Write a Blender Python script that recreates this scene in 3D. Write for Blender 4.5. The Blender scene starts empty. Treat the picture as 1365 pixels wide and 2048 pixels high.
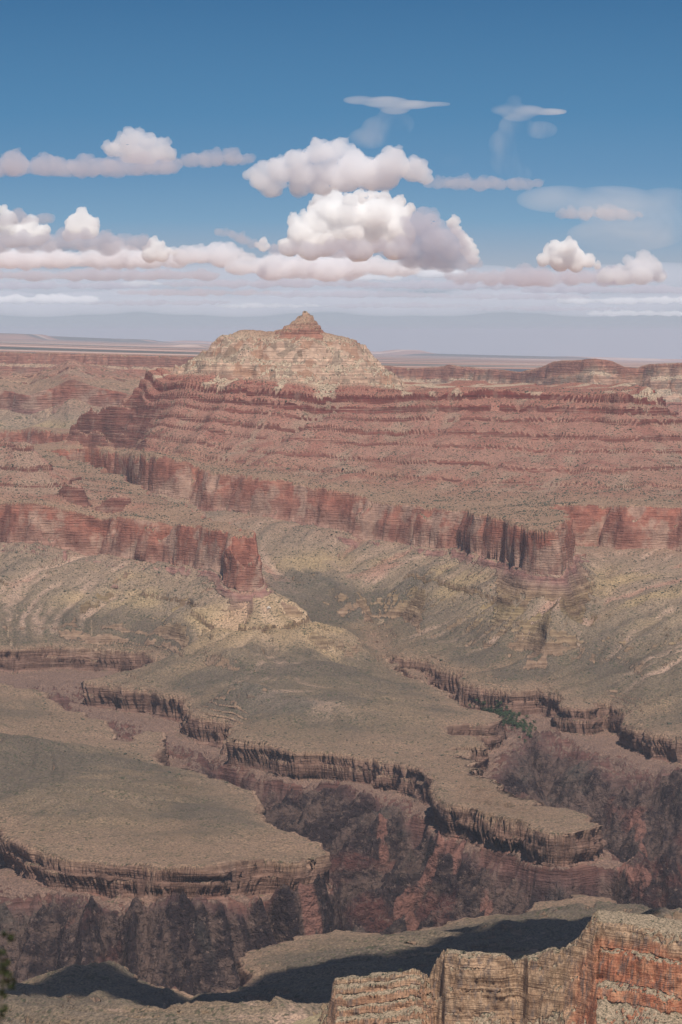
import bpy, math, random, time
import numpy as np
T0 = time.time()
R = math.radians
scene = bpy.context.scene
C = scene.collection

# ------------------------------------------------------------------ camera, sky, sun, exposure
# everything is in metres; the camera stands on the rim at the origin looking along +Y
F = 7000.0            # focal length in photo pixels (photo 1365 x 2048)
CX, CY, YH = 682.5, 1024.0, 665.0
PITCH = math.atan((CY - YH) / F)
cd = bpy.data.cameras.new('camera'); cam = bpy.data.objects.new('camera', cd); C.objects.link(cam)
cam.location = (0, 0, 0); cam.rotation_euler = (math.pi / 2 - PITCH, 0, 0)
cd.sensor_fit = 'VERTICAL'; cd.sensor_height = 36.0; cd.lens = F / 2048 * 36.0
cd.clip_start = 0.5; cd.clip_end = 900000
scene.camera = cam

SUN = np.array([0.13, -0.60, 1.0]); SUN /= np.linalg.norm(SUN)
SUN_EL = math.asin(SUN[2]); SUN_AZ = math.atan2(SUN[0], SUN[1])
w = bpy.data.worlds.new('World'); scene.world = w; w.use_nodes = True
nt = w.node_tree; bg = nt.nodes['Background']
sky = nt.nodes.new('ShaderNodeTexSky'); sky.sky_type = 'NISHITA'; sky.sun_disc = False
sky.sun_elevation = SUN_EL; sky.sun_rotation = SUN_AZ; sky.altitude = 2200; sky.air_density = 1.0; sky.dust_density = 0.6; sky.ozone_density = 3.0
bg.inputs[1].default_value = 0.08
# the low sky's colour by elevation (humid air below, deep blue above), blending into the sky texture higher up
tc = nt.nodes.new('ShaderNodeTexCoord'); sx = nt.nodes.new('ShaderNodeSeparateXYZ'); nt.links.new(tc.outputs['Generated'], sx.inputs[0])
mr = nt.nodes.new('ShaderNodeMapRange'); mr.inputs[1].default_value = -0.02; mr.inputs[2].default_value = 0.20; nt.links.new(sx.outputs[2], mr.inputs[0])
cr = nt.nodes.new('ShaderNodeValToRGB'); nt.links.new(mr.outputs[0], cr.inputs[0])
SK = [(-.02, (.36, .39, .46)), (.004, (.41, .45, .52)), (.018, (.38, .44, .53)), (.032, (.20, .36, .53)), (.045, (.135, .29, .48)), (.062, (.090, .24, .43)), (.095, (.052, .165, .335)), (.2, (.04, .125, .29))]
for i, (p, c) in enumerate(SK):
    q = cr.color_ramp.elements[0] if i == 0 else cr.color_ramp.elements.new((p + .02) / .22)
    if i == 0: q.position = 0
    q.color = (c[0] / .08, c[1] / .08, c[2] / .08, 1)
cr.color_ramp.elements.remove(cr.color_ramp.elements[-1])
m2 = nt.nodes.new('ShaderNodeMapRange'); m2.interpolation_type = 'SMOOTHSTEP'; m2.inputs[1].default_value = .12; m2.inputs[2].default_value = .35; nt.links.new(sx.outputs[2], m2.inputs[0])
mx = nt.nodes.new('ShaderNodeMix'); mx.data_type = 'RGBA'; nt.links.new(m2.outputs[0], mx.inputs['Factor'])
nt.links.new(cr.outputs[0], mx.inputs[6]); nt.links.new(sky.outputs[0], mx.inputs[7]); nt.links.new(mx.outputs[2], bg.inputs[0])
ld = bpy.data.lights.new('sun', 'SUN'); ld.energy = 4.6; ld.angle = R(0.53); ld.color = (1, 0.925, 0.82)
lo = bpy.data.objects.new('sun', ld); C.objects.link(lo)
from mathutils import Vector
lo.rotation_euler = Vector(-SUN).to_track_quat('-Z', 'Y').to_euler()
lo.location = (0, 0, 3000)
scene.view_settings.view_transform = 'Standard'; scene.view_settings.look = 'None'
scene.view_settings.exposure = 0.0; scene.view_settings.gamma = 1.0
scene.cycles.max_bounces = 8; scene.cycles.diffuse_bounces = 3; scene.cycles.volume_bounces = 2
scene.cycles.transparent_max_bounces = 16

# ------------------------------------------------------------------ small helpers
f32 = np.float32
_rng = np.random.RandomState(7)
_perm = _rng.permutation(512).astype(np.int32)
_ang = _rng.rand(512).astype(f32) * 2 * np.pi
_gx, _gy = np.cos(_ang).astype(f32), np.sin(_ang).astype(f32)
def perlin(x, y, seed=0):
    x = np.asarray(x, f32); y = np.asarray(y, f32)
    xf = np.floor(x); yf = np.floor(y)
    xi = xf.astype(np.int32) + seed * 131; yi = yf.astype(np.int32) + seed * 57
    fx = x - xf; fy = y - yf
    def g(ix, iy, dx, dy):
        h = _perm[(_perm[ix & 511] + iy) & 511]
        return _gx[h] * dx + _gy[h] * dy
    sx = fx * fx * fx * (fx * (fx * 6 - 15) + 10); sy = fy * fy * fy * (fy * (fy * 6 - 15) + 10)
    a = g(xi, yi, fx, fy); b = g(xi + 1, yi, fx - 1, fy)
    c = g(xi, yi + 1, fx, fy - 1); d = g(xi + 1, yi + 1, fx - 1, fy - 1)
    return ((a + sx * (b - a)) + sy * ((c + sx * (d - c)) - (a + sx * (b - a)))) * 1.5
def fbm(x, y, lam, octs=4, seed=0, gain=0.5):
    s = 0; a = 1.0; n = 0
    for o in range(octs):
        s = s + a * perlin(x / lam, y / lam, seed + o * 3); n += a; a *= gain; lam *= 0.5
    return s / n
def ridged(x, y, lam, octs=3, seed=0):
    s = 0; a = 1.0; n = 0
    for o in range(octs):
        s = s + a * (1 - 2 * np.abs(perlin(x / lam, y / lam, seed + o * 3))); n += a; a *= 0.5; lam *= 0.5
    return s / n
def sstep(a, b, x):
    t = np.clip((x - a) / (b - a), 0, 1); return t * t * (3 - 2 * t)

# ------------------------------------------------------------------ stratigraphy: u (horizontal run) -> elevation
TU = [(-1320, 0), (-1255, 60), (-905, 520), (-902, 524), (-876, 528), (-874, 531), (-850, 534), (-848, 552), (-844, 553), (-841, 590), (-837, 591), (-833, 640), (-830, 641), (-800, 860), (-760, 960), (-680, 1149), (-662, 1151),
      (-600, 1300), (-596, 1302), (-585, 1322), (-581, 1324), (-578, 1340), (-530, 1345), (-527, 1346), (-470, 1358), (-455, 1430),
      (-438, 1490), (-430, 1491), (-400, 1560), (-387, 1562), (-352, 1630), (-341, 1632), (-318, 1680), (-301, 1683),
      (-272, 1740), (-259, 1742), (-246, 1775), (-224, 1780), (-212, 1808), (-187, 1812), (-174, 1850), (-168, 1852), (-150, 1890), (-110, 1910), (-100, 1925), (-55, 1950), (-30, 1965),
      (-4, 2005), (4, 2010), (7, 2016), (16, 2018), (19, 2026), (30, 2028), (34, 2036), (46, 2038), (50, 2046), (62, 2048), (66, 2056), (80, 2060), (200, 2200)]
ZL = np.array([a for a, b in TU], float); UL = np.array([b for a, b in TU], float)
ZS = np.array([-1320, -1255, -905, -902, -876, -874, -850, -845, -800, -760, -600, -581, -578], float)
US = np.interp(ZS, ZL, UL)
ZS = np.concatenate([ZS, ZL[ZL > -577]]); US = np.concatenate([US, UL[ZL > -577]])     # the same without the shale ledges
_k = (ZL <= -455) | (ZL >= -246)
ZS2, US2 = ZL[_k], UL[_k]
def Tz(u): return np.interp(u, UL, ZL)
def Tu(z): return np.interp(z, ZL, UL)
def dip(D): return 92 * sstep(7000, 8700, np.asarray(D, float))

# grid in (s = x/y, t = ln y): conformal, so a cell is square everywhere
DS = 0.0008
S0, S1, TT0, TT1 = -0.125, 0.125, math.log(2250), math.log(13200)
NS = int((S1 - S0) / DS) + 1; NT = int((TT1 - TT0) / DS) + 1
def unproj(px, py, z):     # ray through a photo pixel meets elevation z
    a = (px - CX) / F; b = (CY - py) / F
    dy = math.cos(PITCH) + b * math.sin(PITCH); dz = -math.sin(PITCH) + b * math.cos(PITCH)
    k = z / dz; return a * k, dy * k
def slope(px, py):
    a = (px - CX) / F; b = (CY - py) / F
    dy = math.cos(PITCH) + b * math.sin(PITCH); dz = -math.sin(PITCH) + b * math.cos(PITCH)
    return a / dy, dz / dy

# level lines traced where each cliff's brink runs; (px, py[, distance])
TB, TBB, RW, SU, WB, WT = -850, -905, -470, -187, -150, -30
LINES = [
 # near left mesa and the left side canyon
 (TB, [(-150,1560),(-80,1600),(0,1645),(40,1680),(95,1702),(130,1712),(200,1722),(300,1730),(380,1735),(440,1732),(480,1722),(540,1718),(590,1722),(655,1712),(668,1703),(640,1690),(560,1670),(528,1650),(512,1620),(492,1592),(478,1572),(400,1553),(330,1545),(285,1520),(315,1500),(314,1468),(290,1462),(262,1475),(235,1478),(185,1434),(100,1410),(50,1374),(0,1372),(-150,1365)]),
 (TB, [(-150,1300),(0,1297),(100,1293),(200,1292),(300,1300),(350,1309),(352,1318),(300,1335),(250,1346),(188,1355),(182,1362),(240,1372),(300,1378),(350,1392),(380,1402),(385,1418),(410,1432),(455,1438),(488,1448),(475,1465),(466,1485),(500,1488),(560,1498),(590,1505),(640,1505),(720,1512),(800,1528),(845,1541),(868,1556),(884,1562),
       (868,1572),(866,1590),(900,1605),(950,1618),(1000,1632),(1060,1650),(1100,1668),(1140,1668),(1185,1655),(1194,1645),(1150,1632),(1060,1607),(1000,1580),(960,1560),(945,1548),(936,1530),(922,1510),(920,1495),(948,1487),(940,1476),(900,1467),(888,1461),(940,1452),(985,1455),(988,1438),(965,1425),(925,1416),(905,1402),(868,1383),(830,1362),(795,1347),(768,1334),(752,1318),(742,1290),(737,1262),(745,1252),(762,1266),(776,1300),(790,1320),(850,1318),(884,1328),(905,1338),(935,1343),(970,1347),(1010,1343),(1035,1346),(1050,1334),(1072,1340),(1075,1356),(1098,1382),(1130,1398),(1125,1412),(1150,1418),(1185,1420),(1192,1404),(1220,1398),(1248,1412),(1256,1432),(1275,1452),(1310,1466),(1365,1478),(1500,1500)]),
 # platform on the near side of the river
 (TB, [(-150,1995),(0,1984),(60,1980),(110,1965),(170,1959),(230,1962),(290,1980),(380,2022),(430,2012),(500,1985),(520,1955),(512,1930),(520,1908),(600,1874),(700,1870),(800,1870),(870,1855),(950,1845),(1050,1830),(1095,1806),(1190,1792),(1225,1826),(1290,1850),(1300,1828),(1365,1830),(1500,1840)]),
 (-662, [(380,1230,8400),(430,1247,8290),(480,1257,8220),(530,1259,8210),(590,1251,8270),(604,1240,8370)]),
 (-581, [(445,1165,8520),(452,1176,8450),(470,1182,8400),(510,1182,8400),(522,1166,8470),(512,1130,8560)]),
 # red limestone cliff brink
 (RW, [(-150,985,9300),(0,1005,9280),(60,1005,9230),(120,1012,9200),(175,1020,9230),(195,1034,9280),(215,1034,9160),(250,1034,9080),(300,1040,8980),(320,1042,8960),(345,1050,9030),(380,1052,8850),(440,1060,8650),(476,1068,8520),(484,1064,8570),(470,1058,8680),(400,1034,8980),(330,1008,9400),(290,990,9650),(262,965,9950),(200,940,10300),(120,915,10700),(40,890,11300),(-150,870,11800)]),
 (RW, [(-150,862,12600),(60,858,12300),(110,862,12000),(165,866,11700),(180,888,11400),(240,902,11000),(283,910,10450),(330,915,10350),(372,925,10330),(392,936,10450),(420,938,10300),(451,945,10150),(513,955,10050),(564,960,10000),(641,975,9900),(700,986,9800),(768,1001,9650),(845,1009,9550),(932,1022,9300),(952,1027,9200),(1024,1047,8750),(1085,1063,8380),(1129,1062,8330),(1128,1046,8500),(1112,1024,8900),(1100,1010,9350),(1121,1007,9400),(1178,1009,9350),(1219,1014,9500),(1240,1014,9200),(1365,1017,9150),(1500,1030,8900)]),
 # red ledges under the white dome
 (SU, [(-0.1,0,0)]),
]
SUL = [(288,775,11050),(320,762,11000),(400,772,10900),(520,785,10780),(650,790,10730),(783,790,10700),(860,786,10700),(942,784,10700),(1024,784,10700),(1111,793,10650),(1229,790,10600),(1275,795,10600),(1290,800,10700)]
BACK_SU = [(1290,10700,-190),(1240,11250,-190),(1000,11450,-190),(790,11550,-190),(500,11700,-185),(330,11600,-175),(288,11050,-173)]
WBL = [(345,752,11150),(400,748,11000),(450,750,10900),(560,760,10850),(650,768,10840),(740,774,10840),(788,792,10830),(792,780,10950)]
BACK_WB = [(792,10950,-165),(740,11350,-150),(560,11450,-150),(400,11400,-145),(345,11150,-140)]
LINES = LINES[:-1] + [(SU, SUL), (WB, WBL),
 (WT, [(452,684,11060),(480,680,11010),(560,682,10985),(640,684,10980),(700,686,11000),(722,700,11050)]),
]
# hidden back lines and free lines: (px, distance, z)
PLINES = [BACK_SU, BACK_WB,
 [(722,11050,-45),(690,11200,-30),(560,11220,-20),(470,11180,-25),(452,11060,-30)],
 [(556,11040,-2),(575,11050,14),(585,11050,32),(597,11050,50),(606,11050,62),(612,11050,74),(619,11050,75),(624,11050,62),(632,11050,34),(640,11050,10),(645,11050,-4)],
 [(560,11000,-6),(600,10985,-6),(645,11000,-8)],[(556,11110,-2),(600,11140,-2),(645,11110,-4)],
 [(-150,8530,-722),(100,8530,-722),(250,8500,-722),(330,8430,-728),(370,8250,-728)],
 [(352,11140,-138),(388,11120,-96),(420,11100,-63),(452,11062,-32)],[(722,11050,-45),(750,11020,-84),(770,10980,-118),(789,10940,-155)],
 [(470,11090,-3),(520,11090,8),(556,11090,9),(650,11090,-10),(690,11090,-22)],
 # river
 [(-250,5150,-1290),(200,5150,-1290),(500,5250,-1290),(700,5350,-1290),(900,5450,-1290),(1200,5500,-1290),(1600,5600,-1290)],
 # left side canyon floor
 [(-150,8330,-835),(120,8330,-832),(310,8330,-826)],[(300,8180,-845),(120,8050,-880),(110,7800,-890),(220,7600,-905),(330,7430,-925),(430,7300,-945),(480,6950,-1010),(560,6500,-1090),(640,6100,-1160),(700,5800,-1210),(740,5380,-1290)],
 # right side canyon floor
 [(350,10120,-530),(380,9800,-560),(470,9300,-640),(540,8960,-692),(640,8720,-738),(720,8580,-762),(755,8470,-772),(800,8240,-822),(860,8070,-842),(930,7920,-862),(1010,7790,-884),(1048,7660,-902),(1068,7480,-945),(1080,7250,-1000),(1110,7050,-1050),(1200,6850,-1120),(1330,6500,-1180),(1600,6200,-1220)],
 # spur falling to the right of the arrow mesa
 [(1196,6010,-900),(1280,5950,-940),(1340,5900,-965),(1430,5850,-1050)],
 # spurs and bays in the inner gorge
 [(760,6850,-920),(730,6500,-1010),(720,6200,-1090),(730,5900,-1160)],
 [(860,6600,-925),(850,6300,-1020),(830,6000,-1110),(820,5700,-1190)],
 [(1230,7150,-925),(1225,7000,-985),(1220,6950,-1050)],
 [(1300,7050,-930),(1290,6900,-990),(1280,6800,-1060)],
 # talus foot and bench shapes
 [(360,8150,-742),(440,7960,-742),(530,7880,-744),(620,7870,-747),(700,7930,-752)],[(460,7600,-768),(580,7500,-778),(700,7450,-790)],
 [(800,8300,-772),(900,7900,-812)],
 # shale cone at the tip of the left mesa
 # crest of the near left mesa
 [(-150,6950,-775),(0,6850,-793),(150,6700,-818),(290,6600,-834)],[(60,6300,-815),(250,6200,-826),(450,6050,-838),(560,5900,-844)],[(-150,7300,-815),(0,7250,-838),(200,7050,-846)],[(-150,7650,-780),(0,7750,-812),(100,7800,-826)],
 [(-150,6350,-800),(50,6250,-815),(160,6050,-832)],
 # near platform hills
 [(150,4400,-815),(230,4450,-818)],[(0,4000,-770),(300,3900,-760),(700,3700,-730)],
 [(620,4700,-836),(850,4600,-815),(1000,4650,-800),(1130,4750,-805)],[(1150,4850,-812),(1200,4950,-815)],
 [(1365,4550,-760),(1250,4600,-790)],[(1000,4300,-800),(700,4350,-815)],
 # right slopes
 [(1130,8250,-590),(1100,8150,-650),(1080,8050,-700),(1040,7980,-745)],
 [(1220,9100,-575),(1200,8800,-630),(1180,8500,-680),(1150,8200,-730)],
 [(1500,8500,-560),(1500,8000,-640),(1500,7600,-740)],
 [(1365,8350,-600),(1330,8000,-700),(1290,7700,-770)],
 [(850,9380,-590),(850,9050,-645),(850,8600,-722),(850,8350,-755)],[(700,9620,-600),(700,9300,-655),(720,9000,-710)],[(1000,8800,-595),(1000,8600,-640),(1000,8300,-705),(1000,8180,-745)],
 [(0,9150,-592),(0,8900,-640)],[(250,8950,-592),(250,8700,-655)],[(400,8720,-600),(390,8550,-650)],[(480,8545,-492),(492,8515,-530),(505,8490,-560)],[(500,8480,-575),(525,8440,-600),(545,8410,-618),(570,8380,-640),(600,8340,-660),(650,8280,-690),(700,8220,-714),(740,8150,-734)],[(395,8230,-705),(450,8130,-705),(520,8090,-705),(600,8110,-706),(660,8140,-712)],
 # valley behind the left mesa, ledges above it
 [(350,10120,-530),(280,10420,-530),(230,10850,-520),(150,11300,-500),(50,11900,-480),(-150,12200,-470)],
 [(-150,9700,-285),(0,9700,-300),(40,9650,-305),(68,9600,-335)],[(135,9280,-420),(200,9230,-424),(262,9230,-428)],
 [(145,11300,-268),(200,11250,-268),(256,11150,-262)],[(150,11200,-308),(256,11050,-305)],
 # behind the massif
 [(-150,12900,-500),(400,12900,-450),(900,12900,-450),(1500,12900,-430)],
 [(1300,10700,-205),(1312,10680,-245),(1335,10640,-272),(1365,10600,-292),(1500,10450,-350)],[(1335,10850,-320),(1365,10800,-345),(1600,10700,-430)],[(1320,11500,-430),(1600,11500,-480)],
 [(-300,2300,-700),(1700,2300,-700)],[(-300,3300,-740),(1700,3300,-740)],
]
def curve_pts(pts, step=0.0005):
    out = []
    for a, b in zip(pts[:-1], pts[1:]):
        a = np.array(a, float); b = np.array(b, float)
        n = max(2, int(np.hypot(b[0] - a[0], math.log(b[1]) - math.log(a[1])) / step))
        for k in range(n): out.append(a + (b - a) * k / n)
    out.append(np.array(pts[-1], float)); return out
def solve(vals, mask, base=None, lev=6):
    v = vals.copy(); m = mask
    if lev > 0 and min(v.shape) > 12:
        h, w_ = v.shape; h2, w2 = (h + 1) // 2 * 2, (w_ + 1) // 2 * 2
        V = np.zeros((h2, w2)); M = np.zeros((h2, w2)); V[:h, :w_] = np.where(m, v, 0); M[:h, :w_] = m
        Vs = V.reshape(h2 // 2, 2, w2 // 2, 2).sum((1, 3)); Ms = M.reshape(h2 // 2, 2, w2 // 2, 2).sum((1, 3))
        c = solve(np.where(Ms > 0, Vs / np.maximum(Ms, 1), 0), Ms > 0, None, lev - 1)
        up = np.kron(c, np.ones((2, 2)))[:h, :w_]
        v = np.where(m, v, up)
        its = 60
    else:
        v = np.where(m, v, v[m].mean()); its = 600
    for _ in range(its):
        p = np.pad(v, 1, 'edge')
        n = (p[:-2, 1:-1] + p[2:, 1:-1] + p[1:-1, :-2] + p[1:-1, 2:]) * 0.25
        v = np.where(m, vals, n)
    return v
def cell(s, D):
    return int(round((math.log(D) - TT0) / DS)), int(round((s - S0) / DS))
offv = np.zeros((NT, NS)); offm = np.zeros((NT, NS), bool)
uv = np.zeros((NT, NS)); um = np.zeros((NT, NS), bool)
def put(A, M, s, D, v):
    i, j = cell(s, D)
    if 0 <= i < NT and 0 <= j < NS: A[i, j] = v; M[i, j] = True
rim_pts = []
for lvl, pts in LINES:
    P = []
    for p in pts:
        s, k = slope(p[0], p[1])
        if len(p) == 3: D = p[2]
        else:
            D = lvl / k
            for _ in range(30): D = (lvl + dip(D)) / k
        P.append((s, D, k * D - lvl))
    for s, D, o in curve_pts(P):
        put(offv, offm, s, D, o); put(uv, um, s, D, float(Tu(lvl)))
offv[0, ::4] = 0; offm[0, ::4] = True
OFF = solve(offv, offm)
for pts in PLINES:
    P = [((p[0] - CX) / F / math.cos(0), p[1], p[2]) for p in pts]
    for s, D, z in curve_pts(P):
        i, j = cell(s, D)
        if 0 <= i < NT and 0 <= j < NS: put(uv, um, s, D, float(Tu(z - OFF[i, j])))
U = solve(uv, um)
# each cliff keeps its own steepness: its foot is set a few metres out from the brink, down the fall line
Ub = U.copy()
for _ in range(10):
    p = np.pad(Ub, 1, 'edge'); Ub = (p[:-2, 1:-1] + p[2:, 1:-1] + p[1:-1, :-2] + p[1:-1, 2:] + 4 * Ub) / 8
a_, b_ = np.gradient(Ub)
um2 = um.copy(); uv2 = uv.copy()
for lvl, wid, ub_ in ((TB, 15, 516), (RW, 24, 1337), (SU, 26, 1790)):
    ii, jj = np.nonzero(um & (np.abs(uv - Tu(lvl)) < .01))
    D_ = np.exp(TT0 + ii * DS); ga, gb = a_[ii, jj], b_[ii, jj]; gm_ = np.hypot(ga, gb) + 1e-9
    for f_ in (1.0, 1.25):
        k_ = wid * f_ / (D_ * DS)
        i2 = np.round(ii - ga / gm_ * k_).astype(int); j2 = np.round(jj - gb / gm_ * k_).astype(int)
        ok = (i2 >= 0) & (i2 < NT) & (j2 >= 0) & (j2 < NS)
        if lvl == RW:
            xx_ = D_ * (S0 + jj * DS); ok &= ~((np.abs(xx_ + 240) < 75) & (D_ > 8430) & (D_ < 8800))
        i2, j2 = i2[ok], j2[ok]; fr = ~um[i2, j2] & (Ub[i2, j2] < Tu(lvl)) & (Ub[i2, j2] > ub_ - 60)
        um2[i2[fr], j2[fr]] = True; uv2[i2[fr], j2[fr]] = ub_
U = solve(uv2, um2)
def blur(a, n):
    for _ in range(n):
        p = np.pad(a, 1, 'edge')
        a = (p[:-2, 1:-1] + p[2:, 1:-1] + p[1:-1, :-2] + p[1:-1, 2:] + 4 * a) / 8
    return a
_w = sstep(10700, 10900, np.exp(TT0 + DS * np.arange(NT)))[:, None]
U = blur(U, 11) * (1 - _w) + blur(U, 2) * _w; OFF = blur(OFF, 20)
tt = TT0 + DS * np.arange(NT); ss = S0 + DS * np.arange(NS)
YY = np.exp(tt)[:, None] * np.ones(NS); XX = YY * ss[None, :]
gt, gs = np.gradient(blur(U, 24)); cellm = YY * DS
GX, GY = gs / cellm, gt / cellm
GM = np.clip(blur(np.hypot(GX, GY), 12), 0.06, 1.3)
# streaks that run down the slopes (noise smeared along the fall line)
def smear(noise, steps, hs=1.2):
    acc = noise.copy(); n = 1
    Ub = blur(U, 30)
    a, b = np.gradient(Ub); m = np.hypot(a, b) + 1e-9; a = a / m; b = b / m
    I0, J0 = np.meshgrid(np.arange(NT, dtype=float), np.arange(NS, dtype=float), indexing='ij')
    for sg in (1, -1):
        I, J = I0.copy(), J0.copy()
        for k in range(steps):
            ii = np.clip(I, 0, NT - 1).astype(int); jj = np.clip(J, 0, NS - 1).astype(int)
            I += sg * hs * a[ii, jj]; J += sg * hs * b[ii, jj]
            ii = np.clip(I, 0, NT - 1).astype(int); jj = np.clip(J, 0, NS - 1).astype(int)
            acc += noise[ii, jj]; n += 1
    acc = acc / n
    return (acc - acc.mean()) / acc.std()
rn = np.random.RandomState(3)
LA = blur(smear(blur(rn.randn(NT, NS), 1), 16), 1)
LB = blur(smear(blur(rn.randn(NT, NS), 14), 30), 2)
LB /= LB.std(); LA /= LA.std()
LC = blur(smear(blur(rn.randn(NT, NS), 90), 40), 4); LC /= LC.std()
def fb(a, n): return blur(a, n)
zf_ = np.interp(U - LC * 8 * GM, US, ZS) * .35 + .65 * np.interp(U - LC * 8 * GM, [0, 520, 534, 860, 1150, 1340, 1358, 1430, 1816, 2200], [-1320, -905, -850, -800, -674, -585, -470, -455, -187, 80]) + OFF
zf_ = zf_ + fbm(XX, YY, 300, 4, 51) * 12 + fbm(XX, YY, 60, 3, 301) * 5 + rn.randn(NT, NS) * .15
zp_ = np.pad(zf_, 1, constant_values=1e9); best = np.full((NT, NS), -1e9); tgt = np.arange(NT * NS).reshape(NT, NS).copy(); own = tgt.copy()
for di in (-1, 0, 1):
    for dj in (-1, 0, 1):
        if di or dj:
            dr = (zf_ - zp_[1 + di:NT + 1 + di, 1 + dj:NS + 1 + dj]) / math.hypot(di, dj); k_ = (dr > best) & (dr > 0)
            best = np.where(k_, dr, best); tgt = np.where(k_, own + di * NS + dj, tgt)
acc_ = [1.0] * (NT * NS); tl_ = tgt.reshape(-1).tolist()
for i_ in np.argsort(-zf_.reshape(-1)).tolist():
    j_ = tl_[i_]
    if j_ != i_: acc_[j_] += acc_[i_]
AC = np.array(acc_).reshape(NT, NS)
W0 = np.clip(np.log(AC) / math.log(3000.), 0, 1.15) ** 1.6
W1 = fb(W0, 1); W2 = fb(np.clip(np.log(AC / 12) / math.log(400.), 0, 1.1), 7); W3 = fb(np.clip(np.log(AC / 60) / math.log(200.), 0, 1.1), 30)
W2 = W2 * 2.0; W3 = W3 * 3.0
del acc_, tl_, zp_, best, tgt, own
print('fields', time.time() - T0)
def samp(A, s, t):
    fi = np.clip((t - TT0) / DS, 0, NT - 1.001); fj = np.clip((s - S0) / DS, 0, NS - 1.001)
    i = fi.astype(np.int32); j = fj.astype(np.int32); a = (fi - i).astype(f32); b = (fj - j).astype(f32)
    A = A.astype(f32)
    return (A[i, j] * (1 - a) + A[i + 1, j] * a) * (1 - b) + (A[i, j + 1] * (1 - a) + A[i + 1, j + 1] * a) * b
def terrain(s, r, fine=True):
    """elevation above the camera at direction s = x/y, distance r; also the fields used for colour"""
    t = np.log(r); x = (s * r).astype(f32); y = r.astype(f32)
    u = samp(U, s, t); o = samp(OFF, s, t); g = samp(GM, s, t)
    lb = samp(LB, s, t); lc = samp(LC, s, t); la = samp(LA, s, t)
    gr = np.clip(g, 0, 0.8)
    w1 = samp(W1, s, t); w2 = samp(W2, s, t); w3 = samp(W3, s, t)
    sc = np.clip(y / 7000, 0.35, 1.2)
    tz_ = 1 - .85 * sstep(480, 515, u) * (1 - sstep(560, 620, u))
    n = ridged(x, y, 190, 2, 5) * 24 + fbm(x, y, 70, 2, 11) * 22 + perlin(x / 23, y / 23, 21) * 4 * tz_
    if fine: n = n + perlin(x / 8, y / 8, 31) * 1.6 * tz_
    talus = sstep(560, 700, u) * (1 - sstep(1300, 1335, u)); supai = sstep(1400, 1480, u) * (1 - sstep(1800, 1880, u)); gorge = 1 - sstep(480, 520, u)
    rwl = sstep(1290, 1330, u) * (1 - sstep(1390, 1430, u))
    n = n * (1 - .5 * rwl) + rwl * (ridged(x, y, 210, 2, 5) * 34 + fbm(x, y, 80, 2, 11) * 20)
    n = n * (1 - .8 * supai) + supai * (ridged(x, y, 400, 2, 27) * 60 + fbm(x, y, 100, 1, 29) * 12)
    u2 = u + gr * n - (lc * 16 + lb * 6 * (1 - .7 * supai)) * (talus * 0.7 + gorge * 1.2 + supai * 1.8) * gr - (w2 * 2.5 + w3 * 13) * gr * (1 + .6 * gorge - .3 * supai)
    lm = sstep(-.02, .12, fbm(x, y, 420, 2, 15)) * .7
    lm = np.maximum(lm, np.exp(-(((x + 225) / 230) ** 2 + ((y - 8330) / 330) ** 2) ** 2))
    z0 = ((1 - lm) * np.interp(u2, US, ZS) + lm * np.interp(u2, UL, ZL)).astype(f32)
    z = z0 + o
    # rough broken schist in the inner gorge
    rub = np.maximum(sstep(.5, 1.3, lc + .5 * lb), 1.1 * np.exp(-(((x + 240) / 95) ** 2 + ((y - 8530) / 190) ** 2) ** 2)) * sstep(1290, 1320, u2) * (1 - sstep(1400, 1430, u2)) * .85
    z0 = z0 * (1 - rub) + rub * np.interp(u2, [1290, 1310, 1345, 1372, 1430], [-606, -590, -520, -478, -455])
    tb2 = sstep(-.12, .15, fbm(x, y, 260, 3, 19)) * .85 * sstep(480, 500, u2) * (1 - sstep(560, 600, u2))
    z0 = z0 * (1 - tb2) + tb2 * np.interp(u2, [480, 512, 526, 532, 535, 560, 600], [-936, -908, -880, -872, -851, -842, -837])
    zs = np.interp(u2, US2, ZS2).astype(f32)
    m2 = sstep(-.22, .02, perlin(x / 800 + 9, zs / 19 + y / 2600, 17) + .45 * perlin(x / 260, zs / 12, 18)) * sstep(-455, -440, zs) * (1 - sstep(-245, -225, zs))
    m3 = sstep(-455, -440, zs) * (1 - sstep(-245, -225, zs))
    z0 = z0 * (1 - m3) + m3 * (m2 * z0 + (1 - m2) * zs)
    gz = 1 - sstep(-935, -900, z0)
    wx = x + 40 * fbm(x, y, 150, 2, 46); wy = y + 40 * fbm(x, y, 150, 2, 47)
    z = z + gz * (ridged(wx, wy * .7, 230, 4, 41) * 30 + ridged(wx, wy, 55, 4, 45) * 21 + (perlin(x / 9, y / 9, 48) * 3.0 if fine else 0) - w1 * 3 - w2 * 3) - (1 - sstep(-970, -908, z0)) * (lb * 13 + lc * 24 + la * 3.5 + w2 * 4 + w3 * 12)
    # soft ground: shallow swales on platforms, gullies on talus
    z = z + (fbm(x, y, 300, 4, 51) * 12 + ridged(x, y, 420, 2, 55) * 5 - lb * 1.2 - w1 * 4.0 - w2 * 3.5 - w3 * 3.5) * (1 - gz) - (lb * 2.6 + la * 1.3) * talus
    z = z + perlin(x / 11, y / 11, 61) * (1.0 - .6 * supai)
    # the blocky white sandstone dome
    wh = sstep(-158, -140, z0) * sstep(10000, 10300, y)
    wh = wh * (1 - sstep(-35, -10, z0))
    z = z + wh * (fbm(x, y, 46, 3, 71) * 16 + ridged(x, y, 22, 2, 74) * 6)
    return z, z0, u2, o, g


def px_of(s): return s * F + CX
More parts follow.
